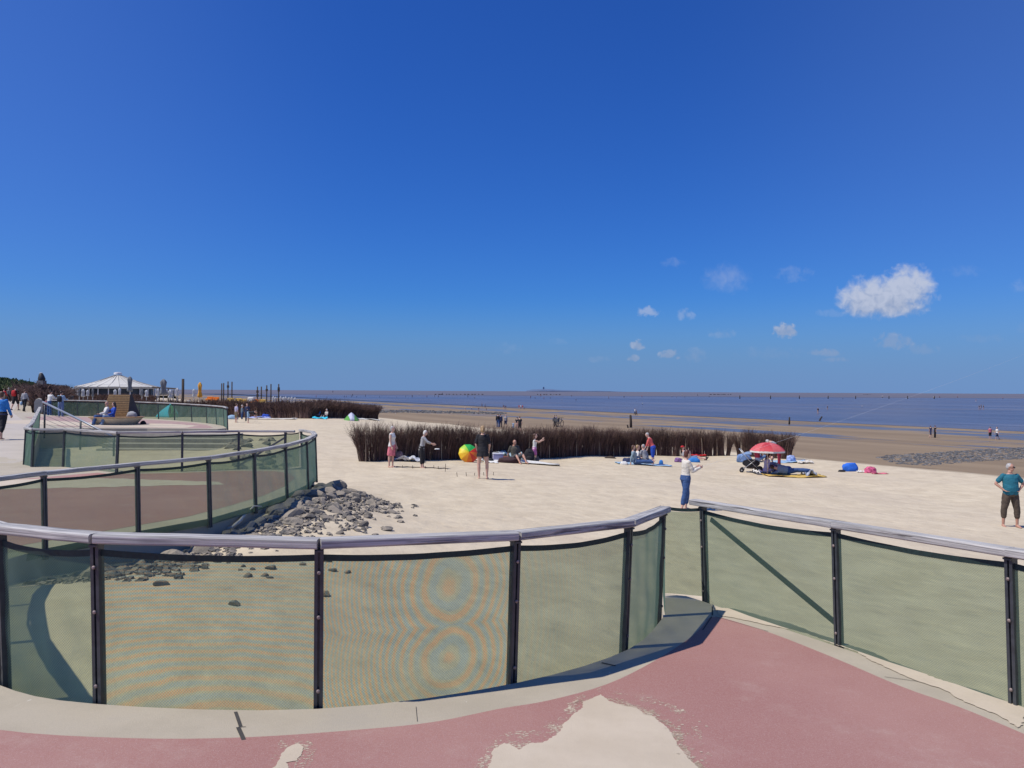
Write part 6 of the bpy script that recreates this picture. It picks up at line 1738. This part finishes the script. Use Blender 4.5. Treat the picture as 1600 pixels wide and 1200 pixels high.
# ------------------------------------------------------------------ cafe pavilion and its surroundings
def pavilion():
    D = 130.0; c = at(184, 604, D); zt = at(184, 582, D).z; ze = at(184, 604.5, D).z; zg = -1.8; R_ = 59 / FPX * D
    root = empty('cafe_pavilion', (c.x, c.y, zg)); tag(root, 'round beach cafe pavilion with a white conical tent roof', 'pavilion')
    WH = mat('roof_membrane', (.60, .58, .52), .7, .06, .4); n = 24
    mb = MB()
    for k in range(n):
        for si in range(5):
            q = []
            for di, dj in ((0, 0), (1, 0), (1, 1), (0, 1)):
                t = .08 + .92 * (si + di) / 5; a = 2 * math.pi * (k + dj) / n
                z = lerp(zt - .25, ze, t) - .35 * math.sin(math.pi * t) * .6
                q.append(Vector((c.x + math.cos(a) * R_ * t, c.y + math.sin(a) * R_ * t, z)))
            k0 = mb.add(q); mb.face((k0, k0 + 1, k0 + 2, k0 + 3))
    o = mb.build('roof', WH, root); md = o.modifiers.new('s', 'SOLIDIFY'); md.thickness = .04
    for k in range(n):
        a = 2 * math.pi * (k) / n
        if math.sin(a) > .3: continue
        mb = MB(); pts = []
        for si in range(6):
            t = .08 + .92 * si / 5; z = lerp(zt - .25, ze, t) - .35 * math.sin(math.pi * t) * .6 + .03
            pts.append(Vector((c.x + math.cos(a) * R_ * t, c.y + math.sin(a) * R_ * t, z)))
        mb.tube(pts, .045, 5); mb.build('seam', mat('roof_seam', (.33, .32, .30), .7), o)
    mb = MB(); mb.tube([(c.x, c.y, zt - .35), (c.x, c.y, zt - .02), (c.x, c.y, zt + .05)], [.65, .6, .3], 16); mb.build('roof_cap', mat('roof_cap', (.75, .75, .74), .5), root)
    mb = MB(); rr_ = [[Vector((c.x + math.cos(2 * math.pi * i / 48) * R_ * s_, c.y + math.sin(2 * math.pi * i / 48) * R_ * s_, z)) for i in range(48)] for s_, z in ((.985, ze - .30), (1.0, ze - .02))]
    mb.loft(rr_, False); mb.build('valance', mat('valance_grey', (.36, .36, .35), .8), root)
    mb = MB(); mb.loft([[Vector((c.x + math.cos(2 * math.pi * i / 24) * R_ * .9, c.y + math.sin(2 * math.pi * i / 24) * R_ * .9, z)) for i in range(24)] for z in (zg - 1, ze)], False)
    mb.build('glass_wall', mat('tinted_glass', (.03, .035, .045), .15, .3, .5), root)
    for k in range(24):
        a = 2 * math.pi * k / 24
        if math.sin(a) > .4: continue
        mb = MB(); x = c.x + math.cos(a) * R_ * .95; y = c.y + math.sin(a) * R_ * .95; mb.tube([(x, y, zg - 1), (x, y, ze - .1)], .09, 8); mb.build('column', mat('column_white', (.55, .55, .56), .6), root)
pavilion()
M_GREYC = cl('parasol_grey', (.17, .18, .19)); M_PALEP = cl('parasol_pale', (.46, .47, .48))
def closed_parasol(label, px, ytop, ybot, D, m, w_=.26, group=None, pole=True, zg=None):
    t = at(px, ytop, D); b = at(px, ybot, D); base = Vector((t.x, t.y, zg if zg is not None else min(b.z, -1.8)))
    root = empty('closed_parasol', tuple(base)); tag(root, label, 'closed parasol', group)
    mb = MB(); rings = []
    H_ = t.z - b.z
    for f, r in ((0, 1.0), (.12, 1.15), (.35, .8), (.55, .9), (.8, 1.0), (.93, .55), (1.0, .1)):
        rings.append([Vector((t.x + math.cos(a) * w_ * r * (1 + .22 * math.cos(a * 4 + f * 3)), t.y + math.sin(a) * w_ * r * (1 + .22 * math.cos(a * 4 + f * 3)), b.z + H_ * f)) for a in [2 * math.pi * i / 24 for i in range(24)]])
    mb.loft(rings); mb.build('canopy', m, root, smooth=True)
    mb = MB(); mb.tube([base, (t.x, t.y, b.z + .2)], .05, 8); mb.build('pole', M_PALEP, root)
closed_parasol('tall grey closed parasol standing in front of the pavilion roof', 203, 588, 612, 85, M_GREYC, .25)
closed_parasol('grey and yellow closed parasol right of the pavilion', 255.5, 592, 617, 85, M_GREYC, .33)
closed_parasol('yellow and orange closed parasol, rightmost by the brushwood', 312.5, 597, 621, 85, mat('parasol_amber', (.62, .30, .03), .7, .5, 1.5), .21)
closed_parasol('pair of pale closed parasols right of the grey and yellow one, left of the two', 266, 609, 622, 88, M_PALEP, .2)
for i, px in enumerate((124, 130, 137, 145, 180, 187, 222, 229, 247, 271, 277, 303)):
    closed_parasol('pale closed parasol in the row before the cafe pavilion', px, 606 + (i * 7 % 5) * .8, 619 + (i % 2), 100, M_PALEP if i % 3 else M_GREYC, (.13, .17, .20)[i * 5 % 3], 'pale closed parasols before the pavilion')
for i, px in enumerate((427, 430.5, 438.5, 443, 446.5, 451.5, 456, 461)):
    closed_parasol('slim pale closed parasol in the row beyond the far brushwood', px, 619 + (i % 2) * .8 + i * .15, 629, 95, M_PALEP, .13, 'slim closed parasols beyond the far brushwood', zg=-2.9)
blob('boat_cover', 'pale round object beside the grey parasol', 'cover', (at(251, 614, 86).x, 86, -.75), (1.5, 1.0, .8), M_PALEP, 5, .1) if False else None
def mast(label, px, ytop, D, r=.09, h2=None, knobs=(), group=None):
    t = at(px, ytop, D); b = Vector((t.x, t.y, -2.9)); root = empty('wooden_mast', tuple(b)); tag(root, label, 'mast', group)
    mb = MB(); mb.tube([b, t], r, 8); mb.build('pole', M_DPOST, root, smooth=True)
    for k in knobs:
        mb = MB(); q = at(px, k, D); mb.box(q, (.24, .2, .3)); mb.build('lamp_box', M_DPOST, root)
for px, yt, kn in ((346.5, 599, ()), (349.5, 598.5, ()), (356.3, 596, (604,)), (362.5, 596.5, ())):
    mast('thin dark mast in the left cluster of four above the brushwood', px, yt, 96, .08, None, kn, 'left cluster of masts')
for px, yt, kn in ((402.3, 604, (612, 618)), (408.4, 604, ()), (416.8, 602, (609.5,)), (423.4, 600, ()), (435.5, 600, (607, 610))):
    mast('thin dark mast in the right cluster of five above the brushwood', px, yt, 96, .08, None, kn, 'right cluster of masts')
mast('single thick dark post between the closed parasols', 286, 592, 90, .16)
t = at(285.5, 608, 110)
tr = MB(); q0, q1 = at(238, 605, 118), at(277, 607.5, 112)
rt = empty('terrace_frame', (q1.x, q1.y, -1.8)); tag(rt, 'flat dark frame of the terrace roof right of the pavilion', 'terrace roof')
tr.tube([q0, q1], .12, 6); tr.build('beam', M_DPOST, rt)
for f in (.3, .65, 1.0):
    q = q0.lerp(q1, f); mb = MB(); mb.tube([q, Vector((q.x, q.y, -1.9))], .09, 6); mb.build('post', M_DPOST, rt)
tl = MB(); q0, q1 = at(88, 607, 150), at(128, 604.5, 140); 
tr2 = empty('side_building', (q0.x, q0.y, -1.8)); tag(tr2, 'low flat-roofed building left of the pavilion', 'building')
mb = MB(); mb.box(((q0.x + q1.x) / 2, (q0.y + q1.y) / 2, (q0.z - 1.9) / 2 - .1), (abs(q1.x - q0.x), 5, q0.z + 1.7)); mb.build('wall', mat('building_grey', (.16, .15, .14), .8), tr2)
mb = MB(); mb.box(((q0.x + q1.x) / 2, (q0.y + q1.y) / 2, q0.z + .02), (abs(q1.x - q0.x) + 1, 6, .22)); mb.build('roof', mat('building_roof', (.42, .42, .43), .8), tr2)
# orange and yellow seats and cushions among the brushwood
for i, (px, py, m) in enumerate(((327, 622, C_ORANGE), (336, 622.5, C_ORANGE), (359, 624, C_YEL), (372, 624.5, C_YEL), (379, 626, C_YEL), (396, 625.5, C_ORANGE), (399, 627, C_ORANGE), (409, 626, C_YEL))):
    q = at(px, py, 90)
    g = MB(); g.box((0, 0, 0), (.95, .8, .32), None, .9); g.box((0, .38, .22), (.95, .2, .5)); 
    o = g.build('lounge_seat', m, loc=(q.x, q.y, q.z - .16)); o.scale = (.8, .8, .7)
    tag(bevel(o, .08, 3), ('orange' if m is C_ORANGE else 'mustard yellow') + ' lounge seat beyond the far brushwood', 'lounge seat', ('orange' if m is C_ORANGE else 'yellow') + ' lounge seats beyond the brushwood')
g = MB(); q = at(392.5, 627, 90); g.box((0, 0, 0), (.7, .6, 1.0)); tag(bevel(g.build('canvas_chair', C_WHITE, loc=tuple(q)), .1), 'white hooded seat left of the orange seats beyond the brushwood', 'chair')
# pillar with closed parasol at far left
q = at(65, 605, 75); base = Vector((q.x, q.y, -1.8)); rt = empty('kiosk_pillar', tuple(base)); tag(rt, 'stone advertising pillar with a dark folded hood on top, left of the pavilion', 'pillar')
z1 = at(65, 594.5, 75).z; z2 = at(64, 583, 75).z
mb = MB(); mb.box((q.x, q.y, (z1 - 2.4) / 2), (.62, .6, z1 + 2.4)); mb.build('shaft', mat('pillar_stone', (.16, .155, .16), .8, .3, 2.5), rt)
mb = MB(); mb.loft([[Vector((q.x + dx + math.cos(a) * r, q.y + math.sin(a) * r, z)) for a in [2 * math.pi * i / 12 for i in range(12)]] for r, z, dx in ((.30, z1, 0), (.34, z1 + .15, 0), (.28, lerp(z1, z2, .5), -.02), (.20, lerp(z1, z2, .85), -.06), (.08, z2, -.06))]); mb.build('hood', mat('hood_black', (.03, .032, .035), .6), rt, smooth=True)
mb = MB(); mb.ball((q.x - .06, q.y, z2), (.16, .16, .06)); mb.build('cap', M_PALEP, rt, smooth=True)

# ------------------------------------------------------------------ dune at far left, island on the horizon
def m_dune():
    m, t, b = principled('dune_grass_ground')
    geo = t.new('ShaderNodeNewGeometry'); P = geo.outputs['Position']; n = t.noise(P, .25, 6, .7); n2 = t.noise(P, 1.5, 4, .7)
    c = t.mix(t.rng(n, .35, .65), (0.045, 0.075, 0.025), (0.10, 0.115, 0.045)); c = t.mix(t.rng(n2, .6, .75), c, (0.20, 0.17, 0.09))
    t.l.new(c, b.inputs['Base Color']); t.put(b, 'Roughness', .95); t.l.new(t.bump(n2, .8, .5), b.inputs['Normal']); return m
M_DUNE = m_dune()
mb = MB()
D0 = 230
def dfn(u, v):
    px = lerp(-420, 62, u); a = (px - 800) / FPX
    crest = at(px, lerp(594, 606.0, min(1, max(0, (px + 20) / 75))) if px > -20 else 592, D0).z
    y = D0 + (v - .35) * 130; x = a * D0 + (v - .3) * 10
    prof = math.exp(-((v - .35) / .24) ** 2)
    z = lerp(-2.6, crest + .15, prof) + .5 * prof * mnoise.noise(Vector((x * .08, y * .08, 2))) * (1 if px < 40 else .5)
    return Vector((x, y, z - (3 if v > .97 else 0)))
mb.grid(90, 40, dfn)
tag(mb.build('dune', M_DUNE, smooth=True), 'low grassy green dune at the far left horizon', None, None, 'structure')
mb = MB(); rg = random.Random(4)
for k in range(9000):
    u = rg.random(); v = rg.gauss(.33, .16)
    if not 0 < v < .95: continue
    q = dfn(u, v); h_ = rg.uniform(.4, 1.2); w_ = rg.uniform(.25, .6)
    k0 = mb.add([q + Vector((-w_, 0, -.1)), q + Vector((w_, rg.uniform(-.3, .3), -.1)), q + Vector((w_ * rg.uniform(-.6, 1.2), .1, h_)), q + Vector((-w_ * rg.uniform(-.2, .8), 0, h_ * .8))]); mb.face((k0, k0 + 1, k0 + 2, k0 + 3))
tag(mb.build('dune_grass', mat('marram', (.07, .10, .035), .9, .5, .3)), 'tufts of marram grass and scrub on the dune', 'grass', None, 'stuff')
# thin masts on the dune skyline
for px, yt in ((3, 593), (17, 592), (21, 591), (25, 590), (46, 591)):
    q = at(px, yt, 240); g = MB(); g.tube([Vector((q.x, q.y, -1)), q], .07, 5)
    tag(g.build('radio_mast', M_DPOST, origin=(q.x, q.y, -1)), 'thin mast on the skyline above the dune', 'mast', 'thin masts above the dune')
# island: long low hump with a tower
isl = MB(); DI = 14000.0
prev = None; rings = []
hts = [(820, 0), (824, 1.1), (832, 1.8), (842, 2.1), (852, 2.5), (862, 2.2), (872, 1.6), (885, 1.4), (898, 1.2), (915, 1.0), (935, 1.1), (950, .8), (972, 0.3), (980, 0)]
for px, h_ in hts:
    b_ = at(px, 611.5, DI); z = -4 + h_ * 1.7 * DI / FPX
    rings.append([Vector((b_.x, DI + dy, zz_)) for dy, zz_ in ((-500, -6), (-150, lerp(-4, z, .8)), (0, z), (200, lerp(-4, z, .8)), (600, -6))])
isl.loft(rings)
iro = empty('island', (at(850, 611, DI).x, DI, -4)); tag(iro, 'distant low island with a small tower on the horizon', 'island')
isl.build('land', mat('island_haze_blue', (.10, .15, .25), 1.0, .15, .002), iro, smooth=True)  # blue fade of distant haze is painted into the island's base colour
mb = MB(); q = at(849, 611, DI); mb.box((q.x, DI - 100, 38), (26, 26, 84)); mb.build('tower', mat('island_haze_blue', (.13, .19, .30)), iro)
